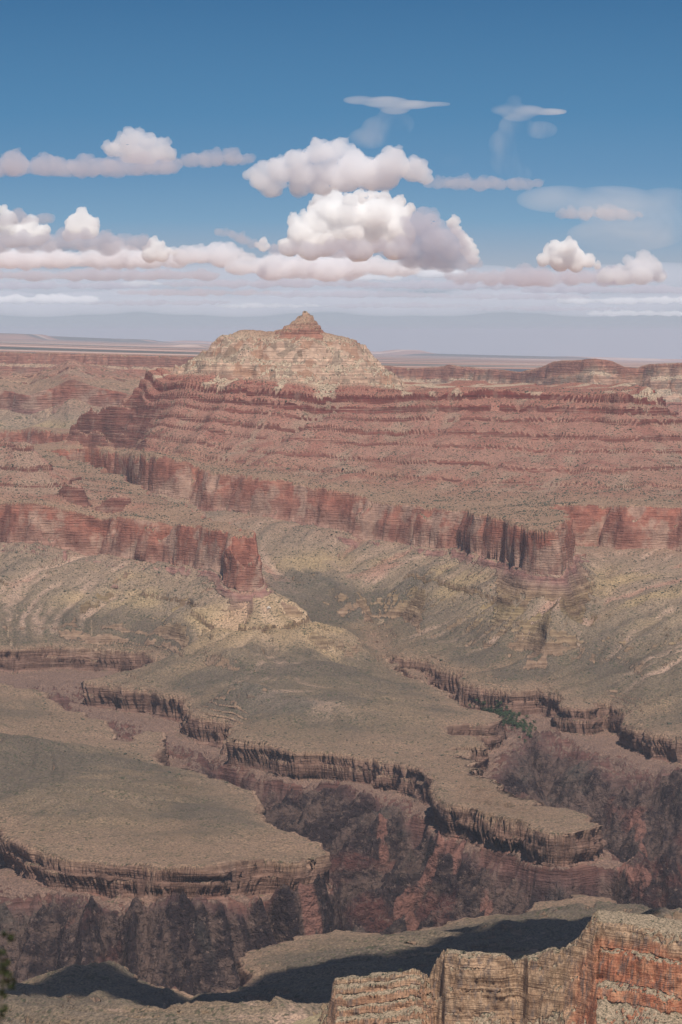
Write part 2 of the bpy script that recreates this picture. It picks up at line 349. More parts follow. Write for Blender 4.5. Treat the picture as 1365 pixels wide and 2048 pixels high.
# ------------------------------------------------------------------ adaptive fan grids
def grid_mesh(name, X, Y, Z, attrs, mat, sel=None):
    nr, nc = X.shape
    co = np.stack([X, Y, Z], -1).reshape(-1, 3).astype(f32)
    idx = np.arange(nr * nc).reshape(nr, nc)
    q = np.stack([idx[:-1, :-1], idx[:-1, 1:], idx[1:, 1:], idx[1:, :-1]], -1).reshape(-1, 4)
    attrs = {k_: v_.reshape(-1) for k_, v_ in attrs.items()}
    if sel is not None:
        q = q[sel[:-1, :-1].reshape(-1)]
        used = np.zeros(nr * nc, bool); used[q.reshape(-1)] = True
        remap = np.cumsum(used) - 1; q = remap[q]; co = co[used]
        attrs = {k_: v_[used] for k_, v_ in attrs.items()}
    me = bpy.data.meshes.new(name)
    me.vertices.add(len(co)); me.vertices.foreach_set('co', co.reshape(-1))
    me.loops.add(len(q) * 4); me.loops.foreach_set('vertex_index', q.reshape(-1).astype(np.int32))
    me.polygons.add(len(q)); me.polygons.foreach_set('loop_start', np.arange(0, len(q) * 4, 4, dtype=np.int32))
    me.polygons.foreach_set('use_smooth', np.ones(len(q), bool))
    me.update(calc_edges=True)
    for k_, v_ in attrs.items():
        at = me.attributes.new(k_, 'FLOAT', 'POINT'); at.data.foreach_set('value', v_.astype(f32))
    me.materials.append(mat)
    o = bpy.data.objects.new(name, me); C.objects.link(o); return o
def tag(o, label=None, cat=None, group=None, kind=None):
    for k_, v_ in (('label', label), ('category', cat), ('group', group), ('kind', kind)):
        if v_: o[k_] = v_
    return o
def fan(cols, r0, r1, nr, nf, fn, blurw=151):
    NC = len(cols)
    rf = np.exp(np.linspace(math.log(r0), math.log(r1), nf))
    sg, rg = np.meshgrid(cols, rf)
    zf = fn(sg, rg)
    k = zf / rg
    dens = np.minimum(np.abs(np.diff(k, axis=0)) * F, 12) + 0.03 * np.diff(np.log(rg), axis=0) * F
    ker = np.hanning(blurw); ker /= ker.sum(); h = blurw // 2
    cs = np.pad(dens, ((0, 0), (h, h)), 'edge')
    dens = sum(ker[q] * cs[:, q:q + NC] for q in range(blurw))
    cum = np.vstack([np.zeros(NC), np.cumsum(dens, axis=0)])
    rows = np.empty((nr, NC))
    for j in range(NC):
        rows[:, j] = np.interp(np.linspace(0, cum[-1, j], nr), cum[:, j], rf)
    return np.broadcast_to(cols, (nr, NC)).copy(), rows

# ------------------------------------------------------------------ rock and soil material
def ramp(nt, stops, lo_, hi_, x, interp='LINEAR'):
    mr = nt.nodes.new('ShaderNodeMapRange'); mr.inputs[1].default_value = lo_; mr.inputs[2].default_value = hi_
    nt.links.new(x, mr.inputs[0])
    cr = nt.nodes.new('ShaderNodeValToRGB'); e = cr.color_ramp; e.interpolation = interp
    while len(e.elements) > 1: e.elements.remove(e.elements[-1])
    for i, (p, c) in enumerate(stops):
        q = e.elements[0] if i == 0 else e.elements.new((p - lo_) / (hi_ - lo_))
        if i == 0: q.position = (p - lo_) / (hi_ - lo_)
        q.color = (*c, 1)
    nt.links.new(mr.outputs[0], cr.inputs[0]); return cr.outputs[0]
class NB:
    def __init__(s, m): s.nt = m.node_tree; s.n = s.nt.nodes; s.l = s.nt.links.new
    def attr(s, name):
        a = s.n.new('ShaderNodeAttribute'); a.attribute_name = name; return a.outputs['Fac']
    def val(s, x, sock):
        if isinstance(x, (int, float)): sock.default_value = x
        elif isinstance(x, tuple): sock.default_value = (*x, 1) if len(sock.default_value) == 4 else x
        else: s.l(x, sock)
    def math(s, op, a, b=0.0, c=0.0, clamp=False):
        m = s.n.new('ShaderNodeMath'); m.operation = op; m.use_clamp = clamp
        for v, k in ((a, 0), (b, 1), (c, 2)): s.val(v, m.inputs[k])
        return m.outputs[0]
    def mix(s, f, a, b, mode='MIX'):
        m = s.n.new('ShaderNodeMix'); m.data_type = 'RGBA'; m.blend_type = mode
        s.val(f, m.inputs['Factor']); s.val(a, m.inputs[6]); s.val(b, m.inputs[7]); return m.outputs[2]
    def noise(s, vec, scale, detail=3, rough=0.55, dist=0):
        t = s.n.new('ShaderNodeTexNoise'); t.inputs['Scale'].default_value = scale; t.inputs['Detail'].default_value = detail
        t.inputs['Roughness'].default_value = rough; t.inputs['Distortion'].default_value = dist
        s.l(vec, t.inputs['Vector']); return t.outputs['Fac']
    def scale(s, vec, v):
        m = s.n.new('ShaderNodeVectorMath'); m.operation = 'MULTIPLY'; s.l(vec, m.inputs[0]); m.inputs[1].default_value = v; return m.outputs[0]
    def sm(s, x, a, b, c=0.0, d=1.0):
        m = s.n.new('ShaderNodeMapRange'); m.interpolation_type = 'SMOOTHSTEP'
        s.val(x, m.inputs[0]); m.inputs[1].default_value = a; m.inputs[2].default_value = b; m.inputs[3].default_value = c; m.inputs[4].default_value = d
        return m.outputs[0]
def rock_material(name, fs=1.0, bump=1.0):
    m = bpy.data.materials.new(name); m.use_nodes = True; b = NB(m); bs = b.n['Principled BSDF']
    bs.inputs['Roughness'].default_value = 0.95; bs.inputs['Specular IOR Level'].default_value = 0.1
    geo = b.n.new('ShaderNodeNewGeometry'); P = geo.outputs['Position']
    z0 = b.attr('z0'); steep = b.attr('steep'); la = b.attr('la'); lb = b.attr('lb'); lc = b.attr('lc'); vein = b.attr('vein'); wash = b.attr('wash')
    wob = b.noise(P, 0.006, 4)
    zc = b.math('ADD', z0, b.math('MULTIPLY', b.math('SUBTRACT', wob, 0.5), 26.0))
    # bare rock, bed by bed
    rock = ramp(b.nt, [(-1300, (.075, .052, .055)), (-960, (.088, .056, .058)), (-925, (.13, .07, .06)), (-906, (.16, .09, .07)), (-900, (.18, .115, .09)), (-868, (.195, .125, .096)), (-856, (.24, .165, .12)), (-848, (.26, .185, .13)),
        (-800, (.23, .165, .115)), (-690, (.24, .19, .11)), (-670, (.17, .12, .08)), (-655, (.27, .20, .12)), (-604, (.25, .17, .135)), (-590, (.27, .15, .13)), (-572, (.30, .18, .14)), (-545, (.27, .145, .11)), (-500, (.31, .125, .088)), (-472, (.30, .155, .11)),
        (-462, (.21, .105, .08)), (-440, (.165, .072, .056)), (-380, (.17, .072, .056)), (-290, (.165, .064, .05)), (-240, (.15, .05, .040)), (-215, (.125, .038, .031)), (-187, (.15, .048, .039)), (-162, (.28, .10, .075)), (-146, (.43, .31, .23)), (-60, (.50, .375, .285)), (-36, (.44, .31, .23)), (-22, (.29, .14, .10)), (0, (.30, .15, .11)), (80, (.40, .29, .20))], -1300, 100, zc)
    band = b.noise(b.scale(P, (.0022, .0022, .17)), 1.0, 4, .65)
    band2 = b.noise(b.scale(P, (.004, .004, .6)), 1.0, 2, .6)
    rwz = b.math('MULTIPLY', b.sm(z0, -585, -570), b.sm(z0, -462, -478))
    rock = b.mix(1.0, rock, (1.25, 1.22, 1.2), 'MULTIPLY')
    bandc = b.mix(b.sm(band, .3, .7), b.mix(1.0, rock, (.60, .56, .56), 'MULTIPLY'), b.mix(1.0, rock, (1.28, 1.26, 1.24), 'MULTIPLY'))
    rock = b.mix(b.math('SUBTRACT', 1.0, b.math('MULTIPLY', rwz, .75)), rock, bandc)
    big = b.noise(P, .011, 5, .6)
    rock = b.mix(b.math('MULTIPLY', rwz, b.sm(big, .50, .60, 0, .8)), rock, (.46, .31, .235))
    rock = b.mix(b.math('MULTIPLY', rwz, b.sm(big, .47, .36, 0, .8)), rock, (.23, .095, .07))
    whz = b.math('MULTIPLY', b.sm(z0, -155, -140), b.sm(z0, -12, -36))
    vo = b.n.new('ShaderNodeTexVoronoi'); vo.inputs['Scale'].default_value = .035; b.l(P, vo.inputs['Vector'])
    sv_ = b.n.new('ShaderNodeSeparateColor'); b.l(vo.outputs['Color'], sv_.inputs[0])
    rock = b.mix(b.math('MULTIPLY', whz, b.sm(sv_.outputs[0], .62, .72, 0, .7)), rock, (.40, .22, .14))
    rock = b.mix(b.math('MULTIPLY', whz, b.sm(sv_.outputs[1], .70, .78, 0, .6)), rock, (.24, .20, .15))
    pale = b.math('MULTIPLY', b.sm(band2, .56, .64), b.math('MULTIPLY', b.sm(z0, -460, -440), b.sm(z0, -200, -220)))
    rock = b.mix(b.math('MULTIPLY', pale, .6), rock, (.50, .33, .25))
    # desert varnish streaks and pale washes hanging down the faces
    hang = b.noise(b.scale(P, (.035 * min(fs, 1) ** 1.3, .035 * min(fs, 1) ** 1.3, .006)), 1.0, 4, .6)
    rock = b.mix(b.sm(hang, .52, .68, 0, .6), rock, b.mix(.5, rock, (.36, .26, .20)))
    rock = b.mix(b.sm(hang, .43, .34, 0, .22), rock, b.mix(1.0, rock, (.5, .5, .55), 'MULTIPLY'))
    blot = b.noise(P, 0.05, 5, .65)
    rock = b.mix(b.sm(blot, .35, .65, 0, .5), b.mix(1.0, rock, (.75, .72, .72), 'MULTIPLY'), b.mix(1.0, rock, (1.25, 1.22, 1.2), 'MULTIPLY'))
    # loose slopes
    soil = ramp(b.nt, [(-1300, (.10, .07, .063)), (-1040, (.10, .07, .063)), (-950, (.135, .092, .075)), (-903, (.19, .122, .095)), (-850, (.22, .158, .112)), (-838, (.165, .128, .09)), (-812, (.14, .115, .083)), (-760, (.165, .133, .096)), (-700, (.225, .18, .13)),
        (-600, (.255, .195, .145)), (-575, (.26, .185, .138)), (-470, (.27, .18, .125)), (-452, (.28, .155, .11)), (-380, (.30, .165, .125)), (-260, (.30, .15, .115)), (-160, (.30, .13, .095)), (-146, (.44, .345, .25)), (-40, (.43, .33, .24)), (0, (.32, .19, .13)), (80, (.38, .27, .19))], -1300, 100, zc)
    shale = b.math('MULTIPLY', b.sm(z0, -840, -780), b.sm(z0, -475, -560))
    st = b.math('ADD', b.math('MULTIPLY', la, .5), b.math('MULTIPLY', lb, .5))
    soil = b.mix(b.math('MULTIPLY', b.sm(st, .15, 1.3), b.math('MULTIPLY', shale, .75)), soil, (.40, .29, .225))
    soil = b.mix(b.math('MULTIPLY', b.sm(st, -.2, -1.3), b.math('MULTIPLY', shale, .7)), soil, (.158, .130, .102))
    chute = b.math('MULTIPLY', b.math('MULTIPLY', b.sm(z0, -225, -175), b.sm(z0, -130, -150)), b.sm(lb, .2, .7))
    soil = b.mix(b.math('MULTIPLY', chute, .85), soil, (.46, .36, .26))
    sup = b.math('MULTIPLY', b.sm(z0, -465, -445), b.sm(z0, -190, -215))
    soil = b.mix(b.math('MULTIPLY', sup, b.sm(b.math('ADD', b.math('MULTIPLY', lb, .12), b.noise(P, .006, 4, .6)), .50, .66, 0, .65)), soil, (.30, .21, .155))
    soil = b.mix(b.math('MULTIPLY', sup, b.sm(b.noise(P, .009, 4, .6), .50, .38, 0, .5)), soil, (.23, .085, .065))
    redch = b.math('MULTIPLY', b.math('MULTIPLY', b.sm(z0, -720, -640), b.sm(z0, -475, -560)), b.sm(lb, .9, 1.7))
    soil = b.mix(b.math('MULTIPLY', redch, .6), soil, (.30, .16, .12))
    yel = b.math('MULTIPLY', b.math('MULTIPLY', b.sm(z0, -740, -690), b.sm(z0, -600, -640)), b.sm(b.noise(P, .0035, 3), .46, .62))
    soil = b.mix(b.math('MULTIPLY', yel, .45), soil, (.42, .32, .17))
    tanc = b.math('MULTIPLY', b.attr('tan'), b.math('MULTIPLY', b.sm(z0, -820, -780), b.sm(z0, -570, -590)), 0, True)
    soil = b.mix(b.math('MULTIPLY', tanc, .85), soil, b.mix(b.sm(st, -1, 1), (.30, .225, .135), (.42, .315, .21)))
    soil = b.mix(b.math('MULTIPLY', b.math('MULTIPLY', b.attr('tan'), -1.0), .6, 0, True), soil, (.095, .088, .075))  # below zero: cloud shade painted into the soil as dark grey
    pat = b.noise(P, .004, 5, .6)
    flat = b.math('MULTIPLY', b.sm(z0, -848, -835), b.sm(z0, -700, -770))
    soil = b.mix(b.math('MULTIPLY', b.sm(pat, .46, .58), b.math('MULTIPLY', flat, .95)), soil, (.112, .094, .073))
    soil = b.mix(b.math('MULTIPLY', b.sm(pat, .44, .3), b.math('MULTIPLY', flat, .8)), soil, (.215, .160, .108))
    soil = b.mix(b.math('MULTIPLY', b.sm(b.attr('low'), .12, .9, 0, .6), b.math('MULTIPLY', b.sm(z0, -905, -860), b.sm(z0, -570, -600))), soil, b.mix(1.0, soil, (.70, .68, .66), 'MULTIPLY'))
    soil = b.mix(b.math('MULTIPLY', b.sm(wash, .50, .72, 0, .8), b.sm(z0, -905, -860)), soil, (.32, .245, .175))
    soil = b.mix(b.math('MULTIPLY', b.sm(z0, -905, -890), b.sm(z0, -455, -490)), soil, b.mix(1.0, soil, (1.05, .99, .975), 'MULTIPLY'))
    # scattered brush and stones
    dot = b.noise(P, .16 * fs, 2, .5)
    veg = b.noise(P, .02, 3)
    dots = b.math('MULTIPLY', b.sm(b.math('ADD', dot, b.math('MULTIPLY', b.math('SUBTRACT', veg, .5), .3)), .55, .66), b.sm(z0, -920, -890))
    soil = b.mix(b.math('MULTIPLY', dots, .75), soil, (.055, .06, .035))
    grain = b.noise(P, .30 * fs, 2, .6)
    soil = b.mix(b.sm(grain, .35, .68), b.mix(1.0, soil, (.68, .68, .70), 'MULTIPLY'), b.mix(1.0, soil, (1.38, 1.34, 1.28), 'MULTIPLY'))
    # gorge schist: dark rock with grey, rusty and pink patches
    gz = b.sm(z0, -925, -960)
    scale_n = b.noise(P, .022, 6, .72, .8)
    ribs = b.math('ADD', scale_n, b.math('ADD', b.math('MULTIPLY', lb, .07), b.math('MULTIPLY', la, .05)))
    sch = b.mix(b.sm(ribs, .42, .62), (.036, .024, .025), (.130, .085, .070))
    rust = b.noise(P, .0045, 4, .6, .8)
    sch = b.mix(b.sm(rust, .54, .66, 0, .55), sch, (.16, .062, .05))
    sch = b.mix(b.sm(rust, .45, .32, 0, .5), sch, (.10, .092, .078))
    fac = b.sm(b.math('ADD', steep, b.math('MULTIPLY', b.math('SUBTRACT', blot, .5), .9)), .35, .7)
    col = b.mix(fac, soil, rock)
    col = b.mix(b.math('MULTIPLY', gz, b.math('ADD', .55, b.math('MULTIPLY', fac, .45))), col, sch)
    crag = b.noise(P, .075, 5, .75); col = b.mix(b.math('MULTIPLY', gz, b.sm(crag, .56, .66, 0, .8)), col, (.20, .135, .11)); col = b.mix(b.math('MULTIPLY', gz, b.sm(crag, .45, .36, 0, .8)), col, (.02, .016, .02))
    col = b.mix(b.math('MULTIPLY', vein, b.sm(blot, .3, .5, 0, .8)), col, (.27, .13, .10))
    b.l(col, bs.inputs['Base Color'])
    # relief below the mesh's own
    h1 = b.noise(P, .07 * fs, 5, .62)
    ledge = b.noise(b.scale(P, (.02, .02, .35)), fs, 4, .6)
    hh = b.math('ADD', b.math('MULTIPLY', h1, b.math('ADD', 5.0, b.math('MULTIPLY', gz, 22.0))), b.math('MULTIPLY', b.math('MULTIPLY', ledge, b.math('MULTIPLY', fac, b.math('SUBTRACT', 1.0, gz))), 6.0))
    hh = b.math('ADD', hh, b.math('MULTIPLY', b.math('MULTIPLY', grain, 1.0), 1.6))
    bp = b.n.new('ShaderNodeBump'); bp.inputs['Strength'].default_value = .9; bp.inputs['Distance'].default_value = bump
    b.l(hh, bp.inputs['Height']); b.l(bp.outputs[0], bs.inputs['Normal'])
    return m
M_ROCK = rock_material('canyon_rock')
M_FAR = rock_material('far_rock', .5, 2)
HAZE = 1.15e-5
M_NEAR = rock_material('near_rock', 2.2, .5)

# ------------------------------------------------------------------ the canyon
ZG = terrain(*np.meshgrid(ss, np.exp(tt)), False)[0]     # for placing things on the ground
def ground(x, y):
    return float(samp(ZG, np.array([x / y]), np.array([math.log(y)]))[0])
def hit(px, py, d0=2300, d1=13000):
    s_, k_ = slope(px, py); r = np.exp(np.linspace(math.log(d0), math.log(d1), 4000))
    z = samp(ZG, np.full(4000, s_), np.log(r)); ok = np.nonzero(z >= k_ * r)[0]
    if not len(ok): return None
    D = r[ok[0]]; return s_ * D, D, k_ * D
cols = np.linspace(-0.118, 0.118, 980)
sv, rows = fan(cols, 2300, 13000, 1800, 3600, lambda a, b_: terrain(a, b_, False)[0])
zz, z0, u2, oo, gg = terrain(sv, rows)
X = sv * rows; Y = rows
lt = np.log(rows)
gx = samp(GX, sv, lt); gy = samp(GY, sv, lt); gm = np.hypot(gx, gy) + 1e-6
gx /= gm; gy /= gm
def beds(z, x, y, lam, seed):
    return perlin(z / lam + 0.15 * perlin(x / 300, y / 300, seed + 1), (x + y) / 260.0, seed) * 1.3
def steepness(X, Y, Z):
    ax, ay, az = (np.gradient(q, axis=1) for q in (X, Y, Z)); bx, by, bz = (np.gradient(q, axis=0) for q in (X, Y, Z))
    nx = ay * bz - az * by; ny = az * bx - ax * bz; nz = ax * by - ay * bx
    return sstep(0.65, 1.6, np.hypot(nx, ny) / (np.abs(nz) + 1e-3))
def steep_of(fn, sv, rows, z, d=3.0):
    za = fn(sv, rows + d); zb = fn(sv + d / rows, rows)
    return np.hypot(za - z, zb - z) / d
sl = steep_of(lambda a_, b_: terrain(a_, b_, False)[0], sv, rows, zz, 4.0)
steep = sstep(0.62, 1.25, sl)
tap = sstep(-920, -900, z0) * (1 - sstep(-850, -846, z0))
hx = X * gy - Y * gx          # along the face
bulge = fbm(X + .3 * zz, zz * 1.0 + .2 * Y, 60, 4, 95) * 9 + ridged(X - Y * .4, zz * .6, 26, 2, 97) * 1.6
cap = np.interp(z0, [-905, -892, -868, -850], [-6, -6, 3, 6]); sup_ = sstep(-455, -440, z0) * (1 - sstep(-190, -180, z0))
push = (beds(zz, X, Y, 9.0, 81) * .6 + beds(zz, X, Y, 3.5, 91) * .5) * steep * sstep(-915, -903, z0) * (2.2 + 8.0 * tap)
push = push + steep * (bulge * (1 - .8 * tap - .75 * sup_) * sstep(-915, -903, z0) + cap * tap)
XP = X - gx * push; YP = Y - gy * push
def poly_mask(lines, width, soft):
    out = np.zeros(X.shape, f32)
    for ln in lines:
        pts = [hit(*p) for p in ln]; pts = [p for p in pts if p]
        for a, c in zip(pts[:-1], pts[1:]):
            bx = slice(None)
            dx, dy = c[0] - a[0], c[1] - a[1]; L2 = dx * dx + dy * dy + 1
            if L2 > 900 ** 2: continue
            sel = (np.abs(X - (a[0] + c[0]) / 2) < abs(dx) / 2 + 90) & (np.abs(Y - (a[1] + c[1]) / 2) < abs(dy) / 2 + 90)
            if not sel.any(): continue
            xs, ys = X[sel], Y[sel]
            t_ = np.clip(((xs - a[0]) * dx + (ys - a[1]) * dy) / L2, 0, 1)
            d = np.hypot(xs - a[0] - t_ * dx, ys - a[1] - t_ * dy) + perlin(xs / 20, ys / 20, 3) * soft
            out[sel] = np.maximum(out[sel], 1 - sstep(width * .6, width, d))
    return out
VEINS = [[(885,1690),(870,1720),(845,1760),(820,1800),(800,1830)],[(800,1830),(815,1840),(832,1858)],[(605,1778),(618,1800),(632,1830),(640,1862)],[(628,1822),(615,1860)],[(770,1640),(765,1690)],[(900,1700),(915,1735)],[(1270,1640),(1285,1700)],[(1245,1735),(1290,1760)],[(970,1795),(978,1830)]]
vein = poly_mask(VEINS, 10, 9)
tan_less_shade = .75 * poly_mask([[(560,1240),(640,1288),(720,1328),(800,1362)],[(520,1185),(590,1222),(660,1256),(735,1292)]], 42, 14) - poly_mask([[(545,1172),(620,1198),(700,1218)],[(500,1392),(585,1400)],[(590,1150),(640,1170)],[(760,1210),(830,1180)]], 75, 26)  # tan shale strokes, minus dark strokes that paint cloud shade on the slopes
attrs = {'z0': z0, 'steep': steep, 'la': samp(LA, sv, lt), 'lb': samp(LB, sv, lt), 'lc': samp(LC, sv, lt), 'vein': vein, 'wash': samp(W1, sv, lt), 'low': samp(W2, sv, lt), 'tan': tan_less_shade + np.maximum(np.exp(-(((X + 195) / 230) ** 2 + ((Y - 8190) / 190) ** 2) ** 1.5), .6 * np.exp(-(((X + 60) / 140) ** 2 + ((Y - 8230 + .3 * X) / 60) ** 2)))}
print('grid', time.time() - T0)
near = Y < 3350
dome = (z0 > -187) & (Y > 10000); gorge = (z0 < -903); upper = (z0 > -580) & ~dome
rest = ~(dome | gorge | upper)
plat_near = rest & (Y < 5200)
for nm, sel_, mt, lab in (('butte', dome, M_ROCK, 'pale blocky sandstone dome with a small stepped spire on its summit'),
        ('gorge', gorge, M_ROCK, 'dark purple broken rock walls of the inner gorge and its side canyons'),
        ('red_cliffs', upper, M_ROCK, 'red ledged slopes and red cliff band below the pale dome'),
        ('near_plateau', plat_near, M_ROCK, 'brown plateau crossed by cloud shadow at the foot of the picture'),
        ('plateau', rest & ~plat_near, M_ROCK, 'grey green benches and talus slopes ending in a dark ledged brink')):
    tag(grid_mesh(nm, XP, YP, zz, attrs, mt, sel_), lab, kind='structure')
del zz, sv, rows, attrs, XP, YP, z0, u2, oo, gg, steep, sl, vein, gx, gy, gm, lt

# ------------------------------------------------------------------ the limestone ridge standing nearest
CREST = np.array([(640,2005,2870),(664,1990,2865),(672,1964,2860),(700,1960,2858),(735,1958,2852),(790,1952,2845),(815,1948,2842),(828,1944,2840),(840,1948,2838),(862,1966,2836),(874,1950,2832),(886,1922,2824),(892,1911,2808),(960,1912,2800),(1005,1914,2795),(1018,1922,2799),(1034,1934,2798),(1050,1924,2794),(1060,1922,2780),(1085,1914,2775),(1112,1904,2765),(1128,1910,2760),(1145,1898,2758),(1163,1886,2756),(1178,1874,2748),(1190,1854,2738),(1200,1848,2732),(1250,1852,2720),(1300,1858,2705),(1365,1872,2690),(1500,1880,2650)], float)
def prof(d, P): P = np.array(P, float); return np.interp(d, P[:, 0], P[:, 1])
def terrain_ridge(s, r, full=False, fine=True):
    x = (s * r).astype(f32); y = r.astype(f32); px = px_of(s)
    pj = px + perlin(x / 3.0, y / 9.0, 203) * 7 + perlin(x / 9.0, y / 20.0, 204) * 9
    D = np.interp(px, CREST[:, 0], CREST[:, 2]); zt = -(np.interp(pj, CREST[:, 0], CREST[:, 1]) - YH) / F * D
    n = ridged(x, y * .6, 34, 2, 211) * 4 + fbm(x, y, 30, 3, 212) * 12 + ridged(x, y, 9, 2, 215) * 1.8 + fbm(x, y, 70, 2, 219) * 14
    if fine: n = n + perlin(x / 2.2, y / 2.2, 221) * .5
    wr = sstep(1110, 1200, px + 30 * perlin(x / 12, y / 12, 233)); wl = 1 - sstep(862, 882, px); wm = 1 - wr - wl
    d = D - r + n - 6 - wl * 2
    pr = prof(d, [(-9, 0), (0, 0), (4, 4), (8, 9), (10, 18), (16, 22), (20, 42), (27, 47), (31, 55), (44, 61), (90, 88), (300, 200), (2000, 900)])
    pm = prof(d, [(-9, 0), (0, 0), (3, 3), (5, 9), (8, 12), (10, 25), (15, 30), (19, 44), (60, 72), (300, 200), (2000, 900)])
    pl = prof(d, [(-9, 1), (0, 0), (.6, 3.5), (7, 6), (8, 10), (15, 13), (16, 18.5), (22, 21), (23, 26), (31, 29), (32, 33), (90, 60), (300, 180), (2000, 900)])
    drop = wr * pr + wm * pm + wl * pl
    z = zt - drop - np.clip(-d - 9 - 34 * wr, 0, None) * .75 + 0.06 * np.clip(-d, 0, 30) * wr
    # the end wall and the scree cone at its foot
    ex = (668 - px) * 2860 / F + perlin(x / 6, y / 6, 231) * 2.5
    z = np.where(ex > 0, np.minimum(z, zt - np.interp(ex, [0, 1.5, 2.5, 60, 400], [0, 6, 14, 44, 260]) - np.clip(d, 0, None) * .45), z)
    z = z + fbm(x, y, 14, 3, 235) * 1.3
    if full: return z, drop, d, wr, wl, ex
    return z
colr = np.linspace(-0.03, 0.125, 900)
sv, rows = fan(colr, 2380, 3250, 620, 1500, lambda a_, b_: terrain_ridge(a_, b_, False, False), 61)
zr, drop, dr, wr, wl, ex = terrain_ridge(sv, rows, True)
slr = steep_of(lambda a_, b_: terrain_ridge(a_, b_), sv, rows, zr, 1.2); str_ = sstep(.75, 1.5, slr)
Xr = sv * rows; Yr = rows
pb = str_ * (fbm(Xr, zr, 17, 4, 247) * 5.5 + ridged(Xr + .4 * zr, zr * .5, 8, 2, 249) * 1.2) + (beds(zr, Xr * 4, Yr * 4, 3.2, 241) * .8 + beds(zr, Xr * 4, Yr * 4, 1.1, 245) * .5) * str_ * 1.3
red = (wr * sstep(8, 20, drop + 8 * fbm(Xr, Yr, 25, 2, 251)) + wl * sstep(.52, .56, (drop * 1.0 % 14) / 14) * .0 + .35 * wl * sstep(6, 12, drop))
def near_material():
    m = bpy.data.materials.new('near_limestone'); m.use_nodes = True; b = NB(m); bs = b.n['Principled BSDF']; bs.inputs['Roughness'].default_value = .95; bs.inputs['Specular IOR Level'].default_value = .1
    P = b.n.new('ShaderNodeNewGeometry').outputs['Position']; st = b.attr('steep'); rd = b.attr('red'); sc = b.attr('scree')
    big = b.noise(P, .05, 5, .65); fi = b.noise(P, .5, 5, .7); hang = b.noise(b.scale(P, (.22, .22, .03)), 1, 5, .65); bed = b.noise(b.scale(P, (.02, .02, .8)), 1, 4, .65)
    tan = b.mix(b.sm(big, .35, .65), (.30, .185, .115), (.46, .32, .21)); redc = b.mix(b.sm(big, .38, .66), (.36, .125, .07), (.48, .24, .14))
    c = b.mix(b.math('ADD', rd, b.math('MULTIPLY', b.math('SUBTRACT', big, .5), 1.2), clamp=True), tan, redc)
    c = b.mix(b.sm(hang, .50, .64, 0, .75), c, (.17, .135, .12)); c = b.mix(b.sm(hang, .42, .32, 0, .6), c, (.50, .34, .22))
    c = b.mix(b.math('MULTIPLY', b.sm(bed, .5, .36), b.math('SUBTRACT', .75, b.math('MULTIPLY', rd, .6), 0, True)), c, b.mix(1.0, c, (.5, .45, .45), 'MULTIPLY'))
    soil = b.mix(b.sm(fi, .35, .6), (.22, .175, .12), (.36, .27, .19))
    dt = b.noise(P, .45, 3, .6); soil = b.mix(b.sm(dt, .54, .62, 0, .8), soil, (.075, .08, .05))
    soil = b.mix(b.math('MULTIPLY', sc, .6), soil, (.34, .27, .16))
    f = b.sm(b.math('ADD', st, b.math('MULTIPLY', b.math('SUBTRACT', fi, .5), .6)), .25, .6)
    c = b.mix(f, soil, c)
    c = b.mix(b.sm(fi, .3, .7), b.mix(1.0, c, (.72, .72, .72), 'MULTIPLY'), b.mix(1.0, c, (1.25, 1.25, 1.25), 'MULTIPLY'))
    b.l(c, bs.inputs['Base Color'])
    h = b.math('ADD', b.math('MULTIPLY', fi, 1.0), b.math('MULTIPLY', b.math('MULTIPLY', b.math('ADD', bed, hang), st), 2.4))
    bp = b.n.new('ShaderNodeBump'); bp.inputs['Strength'].default_value = .9; bp.inputs['Distance'].default_value = 1.0
    b.l(h, bp.inputs['Height']); b.l(bp.outputs[0], bs.inputs['Normal']); return m
tag(grid_mesh('rock_ridge', Xr, Yr - pb, zr, {'steep': str_, 'red': red, 'scree': sstep(0, 6, ex)}, near_material()), 'tan and orange limestone cliff ridge at the lower right, nearest of all the rock', kind='structure')
del sv, rows

# ------------------------------------------------------------------ the far rim, the buttes before it and the desert beyond
def wall(s, r, D0, ztop, prof, seed, am=1.0):
    x = s * r; y = r
    d = D0 - r + am * (ridged(x, y, 900, 3, seed) * 230 + ridged(x, y, 260, 3, seed + 4) * 90 + perlin(x / 60, y / 60, seed + 7) * 14)
    P = np.array(prof, float)
    z = ztop - np.interp(d, P[:, 0], P[:, 1]); return z
RIMP = [(-4000, 150), (-600, 26), (-60, 3), (0, 4), (14, 62), (60, 82), (75, 120), (190, 175), (300, 215), (340, 222), (350, 240), (520, 290), (535, 310), (760, 350), (775, 372), (1000, 420), (1010, 520), (1500, 640), (4000, 800)]
BUTP = [(-300, 0), (0, 0), (12, 8), (110, 26), (122, 36), (260, 52), (272, 60), (430, 74), (452, 150), (560, 185), (900, 250), (1600, 330), (4000, 520)]
def lerp_px(s, pts):
    P = np.array(pts, float); return np.interp(px_of(s), P[:, 0], P[:, 1]), (np.interp(px_of(s), P[:, 0], P[:, 2]) if P.shape[1] > 2 else None)
